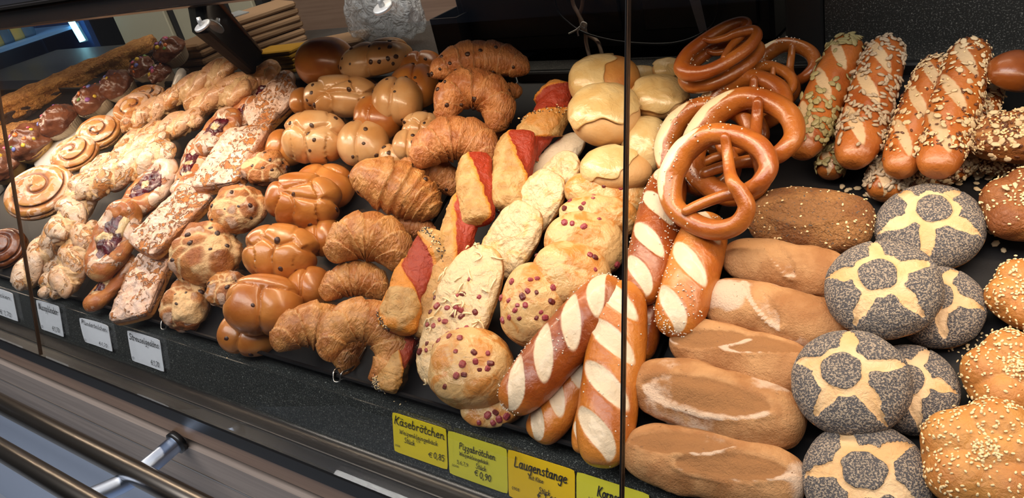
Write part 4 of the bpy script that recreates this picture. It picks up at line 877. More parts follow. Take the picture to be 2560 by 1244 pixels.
# reflection of a blue lit bottle cooler in the glass, built as a solid
def at_x(px, py, x):
    r = ray(px, py); t = (x - CAM[0]) / r[0]; return CAM + r * t
XC = -3.15
c1 = at_x(-30, 200, XC); c2 = at_x(196, 60, XC)
co = empty('cooler_reflection', Matrix.Translation((XC, 0, 0))); tag(co, 'glass reflection of a blue lit bottle cooler, built solid beyond the crumb cakes', 'cooler')
def xp(px, py): p = at_x(px, py, XC); return p[1], p[2]
ya, yb = xp(-60, 150)[0], xp(222, 80)[0]
boxo('back_panel', (-.42, ya - .1, .4), (-.40, yb, 2.1), M['cooler'], co); boxo('side_panel', (-.40, yb, .4), (.0, yb + .02, 2.1), M['cooler'], co); boxo('base', (-.42, ya - .1, 0.0), (0, yb + .02, .4), M['blackplastic'], co)
y1, z1 = xp(0, 140); y2, z2 = xp(160, 58)
boxo('shelf', (-.40, ya - .1, (z1 + z2) / 2 - .012), (-.03, yb - .01, (z1 + z2) / 2), M['coolershelf'], co)
p1 = xp(176, 50); p2 = xp(213, 102)
tube_o('tube_reflection', [(-.02, p1[0], p1[1] + .12), (-.02, p2[0], p2[1])], .012, M['tube'], co, 14, up=(1, 0, 0)); boxo('shelf', (-.40, ya - .1, z2 - .50), (-.03, yb - .01, z2 - .488), M['coolershelf'], co)  # the glowing tube belongs to the reflection, no lamp stands here
zsh = (z1 + z2) / 2
def bottle(y, z, label, liq):
    b_ = empty('bottle', Matrix.Translation((XC - .14, y, z))); tag(b_, label, 'bottle', 'bottles in the reflected blue cooler'); s_ = np.array([0, .01, .14, .19, .22, .27, .275]); r_ = np.array([.030, .034, .034, .026, .014, .013, .004])
    V, Fc, _, _ = sweep(np.stack([0 * s_, 0 * s_, s_], 1), r_, 18, up=(0, 1, 0)); obj('glass_body', V, Fc, M[liq], b_); V, Fc, _, _ = sweep(np.array([[0, 0, .262], [0, 0, .286], [0, 0, .288]]), np.array([.016, .016, .004]), 16, up=(0, 1, 0)); obj('cap', V, Fc, M['coolershelf'], b_)
yy = np.linspace(ya + .1, yb - .16, 5); nm = ['nearest', 'second', 'middle', 'fourth', 'farthest']
for i, y in enumerate(yy): bottle(y, zsh + .0005, nm[i] + ' bottle on the upper shelf of the reflected blue cooler', 'juice' if i % 2 else 'bottle')
for i, y in enumerate(yy): bottle(y, z2 - .488 + .0005, nm[i] + ' bottle on the lower shelf of the reflected blue cooler', 'bottle' if i % 2 else 'juice')

# ------------------------------------------------------------------ writing: a small stroke alphabet (units of x-height)
def _g(w, *st): return w, st
GL = {
 'a': _g(.95, [(.72, .82), (.42, 1), (.1, .72), (.08, .28), (.3, 0), (.58, .2), (.74, .9)], [(.74, 1), (.70, .3), (.78, .02), (.95, .1)]),
 'b': _g(.9, [(.15, 1.8), (.12, .9), (.1, .1)], [(.1, .3), (.4, 0), (.75, .35), (.65, .85), (.35, .95), (.12, .6)]),
 'c': _g(.75, [(.68, .85), (.4, 1), (.1, .65), (.12, .2), (.4, 0), (.72, .18)]),
 'd': _g(.95, [(.72, .8), (.4, .98), (.1, .65), (.12, .2), (.35, 0), (.7, .4)], [(.78, 1.8), (.72, .6), (.78, .03), (.93, .1)]),
 'e': _g(.8, [(.1, .5), (.5, .58), (.68, .8), (.42, 1), (.12, .7), (.12, .25), (.4, 0), (.75, .2)]),
 'g': _g(.9, [(.7, .82), (.4, 1), (.1, .7), (.14, .25), (.4, .1), (.7, .6)], [(.75, 1), (.72, .1), (.6, -.6), (.3, -.75), (.08, -.5)]),
 'h': _g(.95, [(.15, 1.8), (.12, .9), (.1, 0)], [(.12, .6), (.4, .98), (.68, .8), (.7, .3), (.78, .03), (.93, .1)]),
 'i': _g(.45, [(.2, 1), (.17, .3), (.25, .02), (.43, .1)], [(.23, 1.42), (.24, 1.5)]),
 'k': _g(.85, [(.15, 1.8), (.12, .9), (.1, 0)], [(.7, .95), (.3, .5), (.15, .45)], [(.3, .5), (.55, .15), (.82, .05)]),
 'l': _g(.5, [(.2, 1.8), (.15, .8), (.18, .15), (.3, .0), (.48, .12)]),
 'm': _g(1.35, [(.12, 1), (.1, 0)], [(.12, .6), (.38, .98), (.55, .75), (.55, 0)], [(.56, .6), (.85, .98), (1.05, .75), (1.06, .2), (1.15, .02), (1.32, .1)]),
 'n': _g(.95, [(.12, 1), (.1, 0)], [(.12, .6), (.42, .98), (.65, .78), (.67, .25), (.75, .03), (.93, .1)]),
 'o': _g(.85, [(.42, 1), (.12, .75), (.1, .28), (.38, 0), (.7, .28), (.7, .75), (.42, 1), (.6, .93), (.85, .9)]),
 'p': _g(.9, [(.15, 1), (.1, -.75)], [(.14, .7), (.45, 1), (.75, .7), (.66, .15), (.35, .02), (.13, .3)]),
 'r': _g(.7, [(.15, 1), (.12, 0)], [(.13, .6), (.35, .95), (.66, .9)]),
 's': _g(.7, [(.6, .88), (.35, 1), (.14, .78), (.4, .5), (.58, .25), (.35, 0), (.08, .12)]),
 't': _g(.65, [(.28, 1.55), (.24, .6), (.28, .08), (.45, 0), (.62, .1)], [(.02, 1.02), (.6, 1.06)]),
 'u': _g(.95, [(.12, 1), (.1, .35), (.3, 0), (.6, .2), (.7, .6)], [(.72, 1), (.68, .3), (.76, .03), (.93, .1)]),
 'w': _g(1.2, [(.1, 1), (.25, 0), (.55, .9), (.75, 0), (1.05, 1)]),
 'z': _g(.8, [(.12, .95), (.65, .95), (.15, .1), (.5, .1), (.42, -.5), (.15, -.7)]),
 'x': _g(.8, [(.1, 1), (.7, 0)], [(.7, 1), (.1, 0)]),
 'K': _g(1.2, [(.3, 1.8), (.2, .8), (.15, 0)], [(1.1, 1.75), (.5, 1.0), (.25, .85)], [(.45, .98), (.7, .3), (1.15, -.05)]),
 'W': _g(1.7, [(.1, 1.7), (.3, .6), (.45, 0), (.8, 1.4), (1.05, 0), (1.3, .8), (1.6, 1.75)]),
 'S': _g(1.1, [(.95, 1.55), (.6, 1.8), (.2, 1.5), (.4, 1.0), (.8, .75), (.85, .25), (.45, 0), (.05, .2)]),
 'P': _g(1.1, [(.3, 1.7), (.2, .8), (.18, 0)], [(.1, 1.5), (.6, 1.8), (1.0, 1.5), (.8, 1.0), (.3, .85)]),
 'L': _g(1.1, [(.3, 1.8), (.25, .8), (.2, .05), (.6, 0), (1.0, .12)]),
 'N': _g(1.3, [(.2, 0), (.25, 1.75)], [(.25, 1.75), (.6, .9), (.95, 0)], [(.95, 0), (1.0, 1.0), (1.1, 1.8)]),
 'O': _g(1.2, [(.6, 1.8), (.15, 1.3), (.15, .5), (.55, 0), (1.0, .5), (1.0, 1.3), (.6, 1.8)]),
 '0': _g(1.0, [(.5, 1.7), (.15, 1.2), (.15, .5), (.5, 0), (.85, .5), (.85, 1.2), (.5, 1.7)]),
 '1': _g(.7, [(.15, 1.35), (.42, 1.7), (.42, 0)]),
 '4': _g(1.0, [(.65, 0), (.65, 1.7), (.1, .5), (.95, .5)]),
 '5': _g(.95, [(.8, 1.7), (.25, 1.7), (.2, 1.0), (.6, 1.1), (.85, .6), (.5, 0), (.1, .15)]),
 '6': _g(.95, [(.7, 1.65), (.3, 1.2), (.12, .5), (.45, 0), (.82, .4), (.55, .9), (.18, .65)]),
 '7': _g(.9, [(.1, 1.7), (.85, 1.7), (.35, 0)]),
 '8': _g(.95, [(.5, .9), (.15, 1.3), (.5, 1.7), (.82, 1.3), (.5, .9), (.12, .42), (.5, 0), (.86, .42), (.5, .9)]),
 '9': _g(.95, [(.82, 1.2), (.5, .8), (.15, 1.2), (.45, 1.7), (.82, 1.3), (.7, .5), (.35, 0)]),
 ',': _g(.4, [(.22, .15), (.1, -.3)]),
 '€': _g(1.1, [(1.0, 1.5), (.65, 1.7), (.28, 1.2), (.28, .5), (.65, 0), (1.0, .2)], [(.05, 1.0), (.8, 1.05)], [(.05, .7), (.75, .72)]),
 ' ': _g(.5),
}
for u_, b_ in (('ä', 'a'), ('ö', 'o'), ('ü', 'u')):
    w_, s_ = GL[b_]; GL[u_] = (w_, s_ + ([(.25, 1.4), (.26, 1.5)], [(.58, 1.4), (.59, 1.5)]))
def write(text, x, y, size, parent, mat, width=None, slant=.14, wt=.22, z=.0006, squeeze=1.0):
    """strokes as thin raised ribbons: x,y is the left end of the base line, size the x-height"""
    tot = sum(GL[c][0] + .12 for c in text); k = squeeze if width is None else width / (tot * size); cx = 0; vs = []; fs = []
    for c in text:
        w_, st = GL[c]
        for s_ in st:
            P = np.array([((cx + a + slant * b), b) for a, b in s_]); P[:, 0] *= k
            C = catmull(P, max(4, len(P) * 5)) if len(P) > 2 else P
            T = np.gradient(C, axis=0) if len(C) > 1 else np.array([[1, 0]]); T = T / (np.linalg.norm(T, axis=1, keepdims=True) + 1e-9); Nn = np.stack([-T[:, 1], T[:, 0]], 1) * wt / 2
            C = np.vstack([C[:1] - T[:1] * wt * .4, C, C[-1:] + T[-1:] * wt * .4]); Nn = np.vstack([Nn[:1] * .6, Nn, Nn[-1:] * .6]); b0 = len(vs)
            for p, q in zip(C, Nn): vs += [(x + (p[0] + q[0]) * size, y + (p[1] + q[1]) * size, z), (x + (p[0] - q[0]) * size, y + (p[1] - q[1]) * size, z)]
            fs += [(b0 + 2 * i, b0 + 2 * i + 1, b0 + 2 * i + 3, b0 + 2 * i + 2) for i in range(len(C) - 1)]
        cx += w_ + .12
    o = obj('lettering', vs, fs, mat, parent, smooth=False); o['label'] = 'handwritten ' + text if mat is M['ink'] else text; return o
FO = np.array([0.0, .4239, Z0 - .6348]); FUP = unit(np.array([0, .447 - .4239, .0653])); FN = np.array([0, -FUP[2], FUP[1]])
def card(xl, xr, ytop, ybot, mat, label, group, lines, curl=0.0, rad=.003):
    """price card on the ledge face; pixel columns of its upper corners and rows of its left edge; lines are in fractions of the card"""
    o_ = FO + FN * .0030; a = on_plane(xl, ytop, o_, FN); b = on_plane(xr, ytop + (xr - xl) * .317, o_, FN); c = on_plane(xl + 3, ybot, o_, FN)
    Wd = b[0] - a[0]; up0 = np.dot(a - FO, FUP); Hh = up0 - np.dot(c - FO, FUP); base = FO + FUP * (up0 - Hh) + FN * .0030; base = np.array([a[0], base[1], base[2]])
    root = empty('price_card', mat4(XW, FUP, FN, base)); tag(root, label, 'price card', group)
    n = 14; ol = []
    for i in range(n + 1): ol.append(i / n)
    vs = []; fs = []
    def cz(u, v): return curl * (u - .5) ** 2 * .010 + curl * .0012 * math.sin(3 * u + 2 * v)
    nx, ny = 12, 10
    for sd in (0, 1):
        for i in range(nx + 1):
            for j in range(ny + 1):
                u, v = i / nx, j / ny; x = u * Wd; y = v * Hh
                if i in (0, nx) and j in (0, ny): x += rad * .3 * (1 if i == 0 else -1); y += rad * .3 * (1 if j == 0 else -1)
                vs.append((x + curl * .06 * Wd * (1 - v) ** 2 * (1 if curl > 0 else 0), y, cz(u, v) - sd * .0007))
    q = (nx + 1) * (ny + 1); ix = lambda s_, i, j: s_ * q + i * (ny + 1) + j
    for i in range(nx):
        for j in range(ny): fs += [(ix(0, i, j), ix(0, i + 1, j), ix(0, i + 1, j + 1), ix(0, i, j + 1)), (ix(1, i, j), ix(1, i, j + 1), ix(1, i + 1, j + 1), ix(1, i + 1, j))]
    for i in range(nx): fs += [(ix(0, i, 0), ix(1, i, 0), ix(1, i + 1, 0), ix(0, i + 1, 0)), (ix(0, i, ny), ix(0, i + 1, ny), ix(1, i + 1, ny), ix(1, i, ny))]
    for j in range(ny): fs += [(ix(0, 0, j), ix(0, 0, j + 1), ix(1, 0, j + 1), ix(1, 0, j)), (ix(0, nx, j), ix(1, nx, j), ix(1, nx, j + 1), ix(0, nx, j + 1))]
    obj('card', vs, fs, mat, root, smooth=False)
    for (tx, u, v, sz, wd) in lines:
        lt = write(tx, u * Wd, v * Hh, sz * Hh, root, M['ink'], None if wd is None else wd * Wd, z=.0012 + abs(curl) * .0026)
    return root
gw = 'white price cards'; gy = 'yellow price cards'
card(-70, 32, 700, 762, M['white'], 'white price card ending in schnecken, cut off by the left frame edge', gw, [('schnecken', .40, .74, .085, .55), ('€ 1,70', .62, .10, .085, .28)], .5)
card(92, 148, 748, 818, M['white'], 'white price card reading Nussplünder left of the other white cards in full', gw, [('Nussplünder', .08, .72, .115, .86), ('€ 1,70', .58, .12, .085, .32), ('0', .06, .08, .05, .1)], .5)
card(203, 272, 792, 850, M['white'], 'curled white price card reading Plunderteilchen', gw, [('Plunderteilchen', .06, .78, .10, .92), ('€ 1,70', .62, .12, .085, .30), ('0', .05, .08, .05, .1)], 1.0)
card(320, 400, 824, 897, M['white'], 'white price card reading Streuselgedöns in front of the curd bun', gw, [('Streuselgedöns', .05, .74, .105, .93), ('€ 1,70', .66, .12, .09, .26), ('0', .05, .08, .05, .08)], .5)
card(980, 1115, 1029, 1126, M['yellowcard'], 'yellow price card reading Käsebrötchen for 0,85 euro', gy, [('Käsebrötchen', .04, .74, .115, .94), ('Weizenkleingebäck', .13, .53, .062, .72), ('7,9', .44, .45, .034, .08), ('Stück', .22, .34, .07, .20), ('0008', .03, .17, .028, .10), ('€', .66, .19, .07, .08), ('0,85', .76, .20, .085, .20)])
card(1119, 1267, 1075, 1182, M['yellowcard2'], 'yellow green price card reading Pizzabrötchen for 0,90 euro', gy, [('Pizzabrötchen', .20, .68, .082, .62), ('Weizenkleingebäck', .20, .53, .050, .50), ('5,6,7,9', .15, .32, .046, .20), ('Stück', .48, .36, .062, .18), ('0044', .06, .22, .030, .12), ('€', .45, .19, .075, .07), ('0,90', .54, .16, .085, .20)])
card(1269, 1437, 1122, 1240, M['amber'], 'amber price card reading Laugenstange mit Käse', gy, [('Laugenstange', .10, .70, .115, .80), ('mit Käse', .33, .54, .050, .22), ('Stück', .48, .33, .062, .17), ('0908', .06, .20, .036, .12), ('€', .45, .19, .08, .07), ('1,60', .55, .19, .085, .20)])
card(1441, 1624, 1178, 1300, M['yellowcard2'], 'yellow green price card reading Kornsp at the glass joint', gy, [('Kornsp', .30, .66, .115, .34), ('Weizenkleingebäck', .18, .50, .050, .50)])

# ------------------------------------------------------------------ the baked goods, lane by lane
G = 'cinnamon snails'
put('snail', 'large glossy cinnamon snail behind the left glass joint, nearest of the snails', (10, 500), (186, 458), 155, 7.5, .35, group=G, t=.36, spin=.2)
put('snail', 'cinnamon snail tucked behind the nearest snail, half under a nut twist', (128, 402), (246, 366), 110, 5.5, .3, group=G, t=.4, spin=.6)
put('snail', 'round cinnamon snail with pale outer rim, third from the front', (190, 345), (305, 318), 100, 5, .35, group=G, t=.45, spin=.1)
put('snail', 'pinkish iced cinnamon snail, fourth from the front', (283, 284), (394, 256), 92, 4.5, .35, group=G, t=.45, spin=.4)
put('snail', 'pale iced cinnamon snail farthest back, half hidden', (318, 250), (412, 230), 70, 2.5, .2, group=G, t=.45, ice=1)
put('snail', 'dark brown glossy snail standing below the nearest cinnamon snail', (-45, 640), (66, 600), 105, 3.0, .5, group=G, t=.45, mat='darksnail', chips=0)
for (x0, y0, x1, y1, lb) in ((100, 392, 190, 352, 'white porcelain plate rim under the second cinnamon snail'), (262, 300, 330, 262, 'white porcelain plate rim under the fourth cinnamon snail')):
    A = at(x0, y0, .012); B2 = at(x1, y1, .012); L_ = np.linalg.norm(B2 - A); D_, F_ = uvs(24, 48); o = obj('plate', D_ * np.array([L_ * .62, L_ * .5, .006]), F_, M['porcelain']); ex, ey, ez = frame(A, B2, NT); o.matrix_world = mat4(ex, ey, ez, (A + B2) / 2); tag(o, lb, 'plate', 'white plates')

G = 'nut twist pastries'
put('twist', 'pale glazed nut twist lying lowest at the left end of the tray', (44, 716), (160, 560), 82, (4, 6), .2, group=G, ph=.6, ice=1.1)
put('twist', 'glazed nut twist hanging over the tray edge beside the lowest one', (130, 735), (150, 640), 72, (2.0, 3), .2, group=G, ph=1.9, ice=1.2)
put('twist', 'crumbly nut twist with split glazed end, in front of the fruit ring', (150, 738), (222, 560), 88, (4.2, 6.5), .2, group=G, ph=.2, ice=.7)
put('twist', 'nut twist with blunt pale end under the long shiny twist', (148, 600), (232, 430), 92, (8, 8), .25, group=G, ph=1.0)
put('twist', 'long nut twist with thick shiny white glaze on its rounded end', (196, 482), (432, 372), 82, (9.5, 7.5), .3, group=G, ph=2.4, turns=1.3, ice=1.2)
put('twist', 'nut twist behind the long shiny twist, golden loop on top', (206, 440), (420, 345), 66, (6, 6.5), .3, group=G, ph=.9, turns=1.2)
put('twist', 'straight nut twist with pale nut filling, middle of the lane', (290, 378), (506, 288), 70, (6, 6), .3, group=G, ph=1.7, turns=1.2, ice=.5)
put('twist', 'crumbly nut twist right of the pinkish iced snail', (312, 318), (440, 248), 74, (6, 6), .3, group=G, ph=.4, ice=.5)
put('twist', 'nut twist standing up at the back of the lane, end pointing at the black arm', (410, 258), (588, 158), 72, (6.5, 9), .3, group=G, ph=2.0, turns=.8, ice=.4)
put('twist', 'plump golden nut twist with open loop at the back', (474, 266), (630, 212), 86, (5.5, 7), .3, group=G, ph=2.8, turns=.6, ice=.3)
put('twist', 'shaded brown nut twist farthest back below the black arm', (590, 228), (690, 176), 74, (5, 6), .3, group=G, ph=1.3, ice=.2)

G = 'fruit pastries'
put('danish', 'glazed fruit pastry ring with purple filling facing the glass, front one', (240, 700), (326, 502), 118, (4.5, 8), .45, group=G)
put('danish', 'fruit pastry with berry crumble behind the front ring', (318, 545), (432, 402), 112, (5.5, 6), .3, group=G)
put('danish', 'braided glazed fruit pastry left of the big streusel slab', (455, 488), (508, 352), 84, (4.5, 4.5), .3, group=G, ring=.34)
put('danish', 'glazed fruit pastry with dark berry streak beyond the big streusel slab', (500, 385), (592, 276), 100, (5, 5.5), .3, group=G, ring=.3)
put('danish', 'pale fruit pastry with red berry spot at the back of the lane', (560, 325), (650, 250), 82, (4, 5), .3, group=G, ring=.3)
put('danish', 'shaded fruit pastry at the very back beside the yellow napkins', (622, 262), (735, 190), 70, (4, 5), .3, group=G, ring=.3)
put('danish', 'golden fruit pastry at the tray edge under the lowest streusel slab', (222, 778), (330, 640), 84, (2.2, 2.5), .1, group=G, ring=.3, ice=.5)

G = 'streusel slabs'
put('slab', 'iced streusel slab lying lowest at the tray edge', (330, 798), (398, 628), 118, (3.2, 4.0), .15, group=G)
put('slab', 'iced streusel slab leaning over the lowest one', (358, 626), (506, 478), 122, (7, 6), .2, group=G, t=.26)
put('slab', 'large iced streusel slab between berry pastry and raisin curd bun', (545, 470), (632, 322), 138, (6.5, 5.5), .2, group=G, t=.30)
put('slab', 'pink iced streusel slab at the back left of the braided buns', (628, 312), (742, 214), 108, (4.5, 5.5), .25, group=G)

G = 'curd raisin buns'
put('quark', 'lumpy curd raisin bun at the tray edge, front one of its lane', (402, 770), (526, 760), 142, 2.8, .2, group=G)
put('quark', 'lumpy pale curd raisin bun with dark sugared crust above the front one', (430, 650), (606, 625), 172, 5, .25, group=G, chips=10)
put('quark', 'curd raisin bun leaning on the streusel slab, third from the front', (522, 540), (672, 508), 130, 6, .3, group=G)
put('quark', 'curd raisin bun at the back beneath the braided buns', (600, 430), (724, 412), 98, 5, .3, group=G)
put('quark', 'shaded curd raisin bun half hidden behind the front braided bun', (515, 735), (620, 715), 108, 2.6, .1, group=G, chips=4)

G = 'glossy braided raisin buns'
put('bun', 'glossy orange bun with a single raisin on top, at the tray edge', (562, 752), (754, 766), 158, 6.2, .35, group=G, t=.75, pat='knot', chips=1, cname='raisin', seam=.25)
put('bun', 'glossy raisin bun squashed beneath the single raisin bun', (544, 822), (698, 846), 112, 2.6, .1, group=G, chips=4, cname='raisin', pat='two', seam=.4)
put('bun', 'glossy braided bun, second from the tray edge', (608, 622), (793, 636), 148, 6.5, .4, group=G, pat='braid', chips=2, cname='raisin', seam=.3)
put('bun', 'glossy knotted bun with open raisin pockets, third from the tray edge', (661, 492), (850, 506), 146, 7.5, .4, group=G, pat='tress', chips=4, cname='raisin', seam=.7)
put('bun', 'plain glossy bun behind the single raisin bun', (716, 712), (826, 716), 112, 3, .1, group=G, pat='two', seam=.15)
put('bun', 'glossy bun half hidden behind the second braided bun', (758, 592), (852, 586), 112, 3.2, .1, group=G, pat='two', seam=.3)
put('bun', 'glossy braided bun behind the knotted bun', (735, 466), (886, 462), 128, 4.2, .2, group=G, pat='fold', seam=.2)
G = 'chocolate chip buns'
pc = dict(mat='palebun', name='chocolate_chip_bun')
put('bun', 'pale braided chocolate chip bun, nearest of the chip buns', (705, 338), (865, 346), 138, 8.5, .45, group=G, pat='braid', chips=13, t=.8, **pc)
put('bun', 'smooth chocolate chip bun right of the nearest chip bun', (842, 352), (972, 362), 122, 5.5, .35, group=G, pat='two', chips=7, **pc)
put('bun', 'orange bun peeping out left of the nearest chip bun', (664, 362), (764, 372), 96, 4.5, .3, group=G, pat='two', name='braided_bun', seam=.2)
put('bun', 'wide bright braided chocolate chip bun above the nearest one', (758, 236), (948, 240), 112, 8.2, .4, group=G, pat='tress', chips=12, mat='palebun', name='chocolate_chip_bun')
put('bun', 'glossy orange bun at the left end of the wide braided bun', (722, 258), (815, 244), 80, 6, .3, group=G, pat='two', seam=.5, name='braided_bun')
put('bun', 'chocolate chip bun in the gap below the wide braided bun', (884, 292), (1004, 290), 120, 5.8, .35, group=G, pat='fold', chips=9, mat='glossbun', name='chocolate_chip_bun', seam=.2)
put('bun', 'chocolate chip bun right of the wide braided bun', (928, 248), (1057, 250), 130, 6.5, .4, group=G, pat='two', chips=11, **pc)
put('bun', 'very shiny chocolate chip bun behind, with bright highlight', (972, 214), (1098, 214), 118, 5, .35, group=G, pat='two', chips=6, mat='glossbun', name='chocolate_chip_bun', seam=.2)
put('bun', 'chocolate chip bun tilted at the top of the pile', (846, 168), (1030, 118), 98, 8.5, .3, group=G, pat='fold', chips=16, mat='palebun', name='chocolate_chip_bun')
put('bun', 'plain dark brown glossy bun at the top left of the pile', (738, 158), (890, 146), 120, 8, .35, group=G, pat='plain', name='plain_bun', t=.85)
put('bun', 'shaded chocolate chip bun at the back beside the chip croissant', (1000, 160), (1106, 158), 76, 5, .3, group=G, pat='two', chips=5, mat='glossbun', name='chocolate_chip_bun', seam=.2)
put('bun', 'small pale chip bun left of the chip croissant, lower', (980, 360), (1070, 364), 86, 4, .3, group=G, pat='two', chips=5, **pc)
put('bun', 'pale braided chip bun left of the arched croissant', (1004, 316), (1104, 318), 84, 4, .3, group=G, pat='braid', chips=6, **pc)
put('bun', 'small pale chip bun wedged at the foot of the chip buns', (946, 388), (1022, 392), 70, 3.5, .3, group=G, pat='two', chips=3, **pc)

G = 'croissants'
put('croissant', 'large flaky croissant at the tray edge, right of the glossy buns', (832, 905), (920, 945), 112, 4.9, .35, group=G, sag=1.42, t=.85)
put('croissant', 'flaky croissant lying at the tray edge behind the large front one', (696, 880), (852, 935), 122, 3.2, .2, group=G, sag=.62)
put('croissant', 'flaky croissant half hidden behind the large front one', (816, 752), (952, 748), 92, 3.6, .3, group=G, sag=.45)
put('croissant', 'plain flaky croissant arched over two tips, second from the tray edge', (842, 658), (980, 678), 128, 5.5, .4, group=G, sag=.62)
put('croissant', 'chocolate chip croissant pointing right, beside the knotted bun', (872, 440), (1092, 540), 138, 7, .35, group=G, sag=.10, chips=4, skew=-.55, name='chocolate_croissant')
G = 'chocolate croissants'
cc = dict(mat='chococroissant', name='chocolate_croissant')
put('croissant', 'chocolate croissant behind the one pointing right', (990, 460), (1128, 490), 88, 3.8, .3, group=G, sag=.4, chips=5, **cc)
put('croissant', 'shaded croissant end under the one pointing right', (972, 560), (1090, 592), 62, 2.6, .2, group=G, sag=.1, **cc)
put('croissant', 'chocolate croissant below the arched one, rounded back up', (1052, 420), (1222, 424), 118, 6, .35, group=G, sag=.52, chips=6, **cc)
put('croissant', 'arched chocolate croissant with both tips pointing down', (1128, 308), (1216, 326), 104, 6.5, .45, group=G, sag=1.2, chips=8, **cc)
put('croissant', 'dark chip croissant lying across the top of the pile', (1078, 192), (1322, 182), 92, 8.5, .3, group=G, sag=.22, chips=14, **cc)
put('croissant', 'small dark croissant tip sticking out below the top croissant', (1240, 236), (1306, 232), 46, 4, .3, group=G, sag=.1, **cc)
put('croissant', 'shaded croissant right of the arched one', (1222, 352), (1284, 270), 58, 3.5, .3, group=G, sag=.12, **cc)

G = 'pizza twists'
put('pizza', 'tomato pizza twist with one wide red seam, nearest of the twists', (985, 830), (1084, 580), 118, (6, 7), .3, group=G, ph=2.2, turns=1.0, orange=.9, rt=.35)
put('pizza', 'seed crusted end of a pizza twist at the tray edge beside the large croissant', (962, 978), (1024, 836), 72, (2.6, 3.4), .2, group=G, ph=.9, turns=.5, seeds=600)
put('pizza', 'pizza twist with dark red tomato stripe, second from the front', (1060, 850), (1186, 482), 118, (3.5, 6.5), .3, group=G, ph=.9, turns=.45, orange=.35, rt=-.12)
put('pizza', 'pizza twist with pale puff and red stripe, third from the front', (1200, 560), (1192, 388), 112, (6, 7.5), .3, group=G, ph=1.15, turns=.18, orange=.2, rt=-.15)
put('pizza', 'herb flecked pizza twist with broad red stripe, fourth from the front', (1262, 530), (1312, 332), 122, (4.5, 6.5), .3, group=G, ph=1.0, turns=.4, orange=.2, rt=-.12)
put('pizza', 'pizza twist at the back reaching to the cheese roll', (1310, 392), (1412, 212), 112, (4.5, 6), .3, group=G, ph=-1.2, turns=-1.3, orange=.5)

G = 'cheese flatbread ovals'
put('oval', 'cheese flatbread oval with ham cubes and grated cheese, nearest', (1082, 968), (1214, 618), 172, (3.4, 7.0), .15, group=G, ham=26, shred=42)
put('oval', 'cheese flatbread oval with melted hollow, second from the front', (1226, 690), (1330, 512), 146, (3.2, 6.8), .2, group=G, ham=0)
put('oval', 'cheese flatbread oval, third from the front', (1300, 580), (1392, 432), 128, (3.0, 6.2), .2, group=G)
put('oval', 'cheese flatbread oval, farthest back', (1362, 480), (1440, 390), 104, (3.2, 5.8), .2, group=G)
put('oval', 'floury flatbread oval behind the cheese ovals', (1318, 470), (1452, 338), 92, (2.4, 3), .1, group=G, mat='flourflat', cheese=.7)

G = 'ham and cheese buns'
put('hambun', 'round ham and cheese bun at the tray edge, above the yellow cards', (1076, 906), (1284, 930), 206, 4.8, .3, group=G, t=.68, bias=(-.55, .35, .7), ham=17)
put('hambun', 'flat ham and cheese bun squashed beneath the round one', (1150, 1010), (1318, 1000), 130, 2.0, .1, group=G, t=.36, ham=8)
put('hambun', 'ham and cheese bun standing on edge, second from the tray edge', (1256, 748), (1418, 776), 214, 5.5, .55, group=G, t=.7, bias=(-.5, .2, .7), ham=20)
put('hambun', 'ham and cheese bun, third from the tray edge', (1332, 672), (1528, 706), 168, 5.6, .55, group=G, t=.7, bias=(-.5, .1, .75), ham=12)
put('hambun', 'ham and cheese bun, fourth from the tray edge', (1362, 588), (1560, 630), 158, 5.0, .55, group=G, t=.7, bias=(-.1, -.3, .8), ham=9)
put('hambun', 'pale bun with purple ham cubes on top, fifth from the tray edge', (1398, 535), (1596, 552), 108, 4.6, .55, group=G, t=.7, bias=(-.1, .45, .7), ham=11)
put('hambun', 'ham and cheese bun behind the glass joint, farthest back', (1414, 470), (1624, 500), 112, 3.6, .55, group=G, t=.7, bias=(-.4, .1, .8), ham=8)

G = 'cheese topped rolls'
put('capbun', 'cheese topped roll with pale cheese cap hanging down, left of the glass joint', (1424, 290), (1600, 286), 166, 8.2, .35, group=G, cap=(-.25, .45, .7), lim=1.3)
put('capbun', 'browned cheese topped roll at the top of the heap, in front of the cables', (1424, 208), (1602, 196), 140, 7.4, .3, group=G, cap=(-.7, .35, .45), mat='rolltop', lim=1.2)
put('capbun', 'pale cheese topped roll below the hanging cap, behind the glass joint', (1456, 420), (1632, 424), 122, 5.2, .3, group=G, cap=(-.7, .15, .55), lim=1.1)
put('capbun', 'shiny cheese topped roll left of the top pretzels', (1576, 246), (1722, 244), 116, 5.5, .3, group=G, cap=(0, .2, 1))
put('capbun', 'cheese topped roll between glass joint and pretzel slash', (1556, 362), (1672, 364), 150, 4.2, .3, group=G, cap=(.1, .0, 1), lim=1.5)
put('capbun', 'shaded cheese topped roll behind the top pretzels', (1630, 176), (1712, 172), 56, 4.5, .2, group=G, cap=(0, .2, 1))
put('capbun', 'small shaded cheese topped roll right of the glass joint at the back', (1570, 190), (1642, 190), 52, 4, .2, group=G, cap=(0, .2, 1))

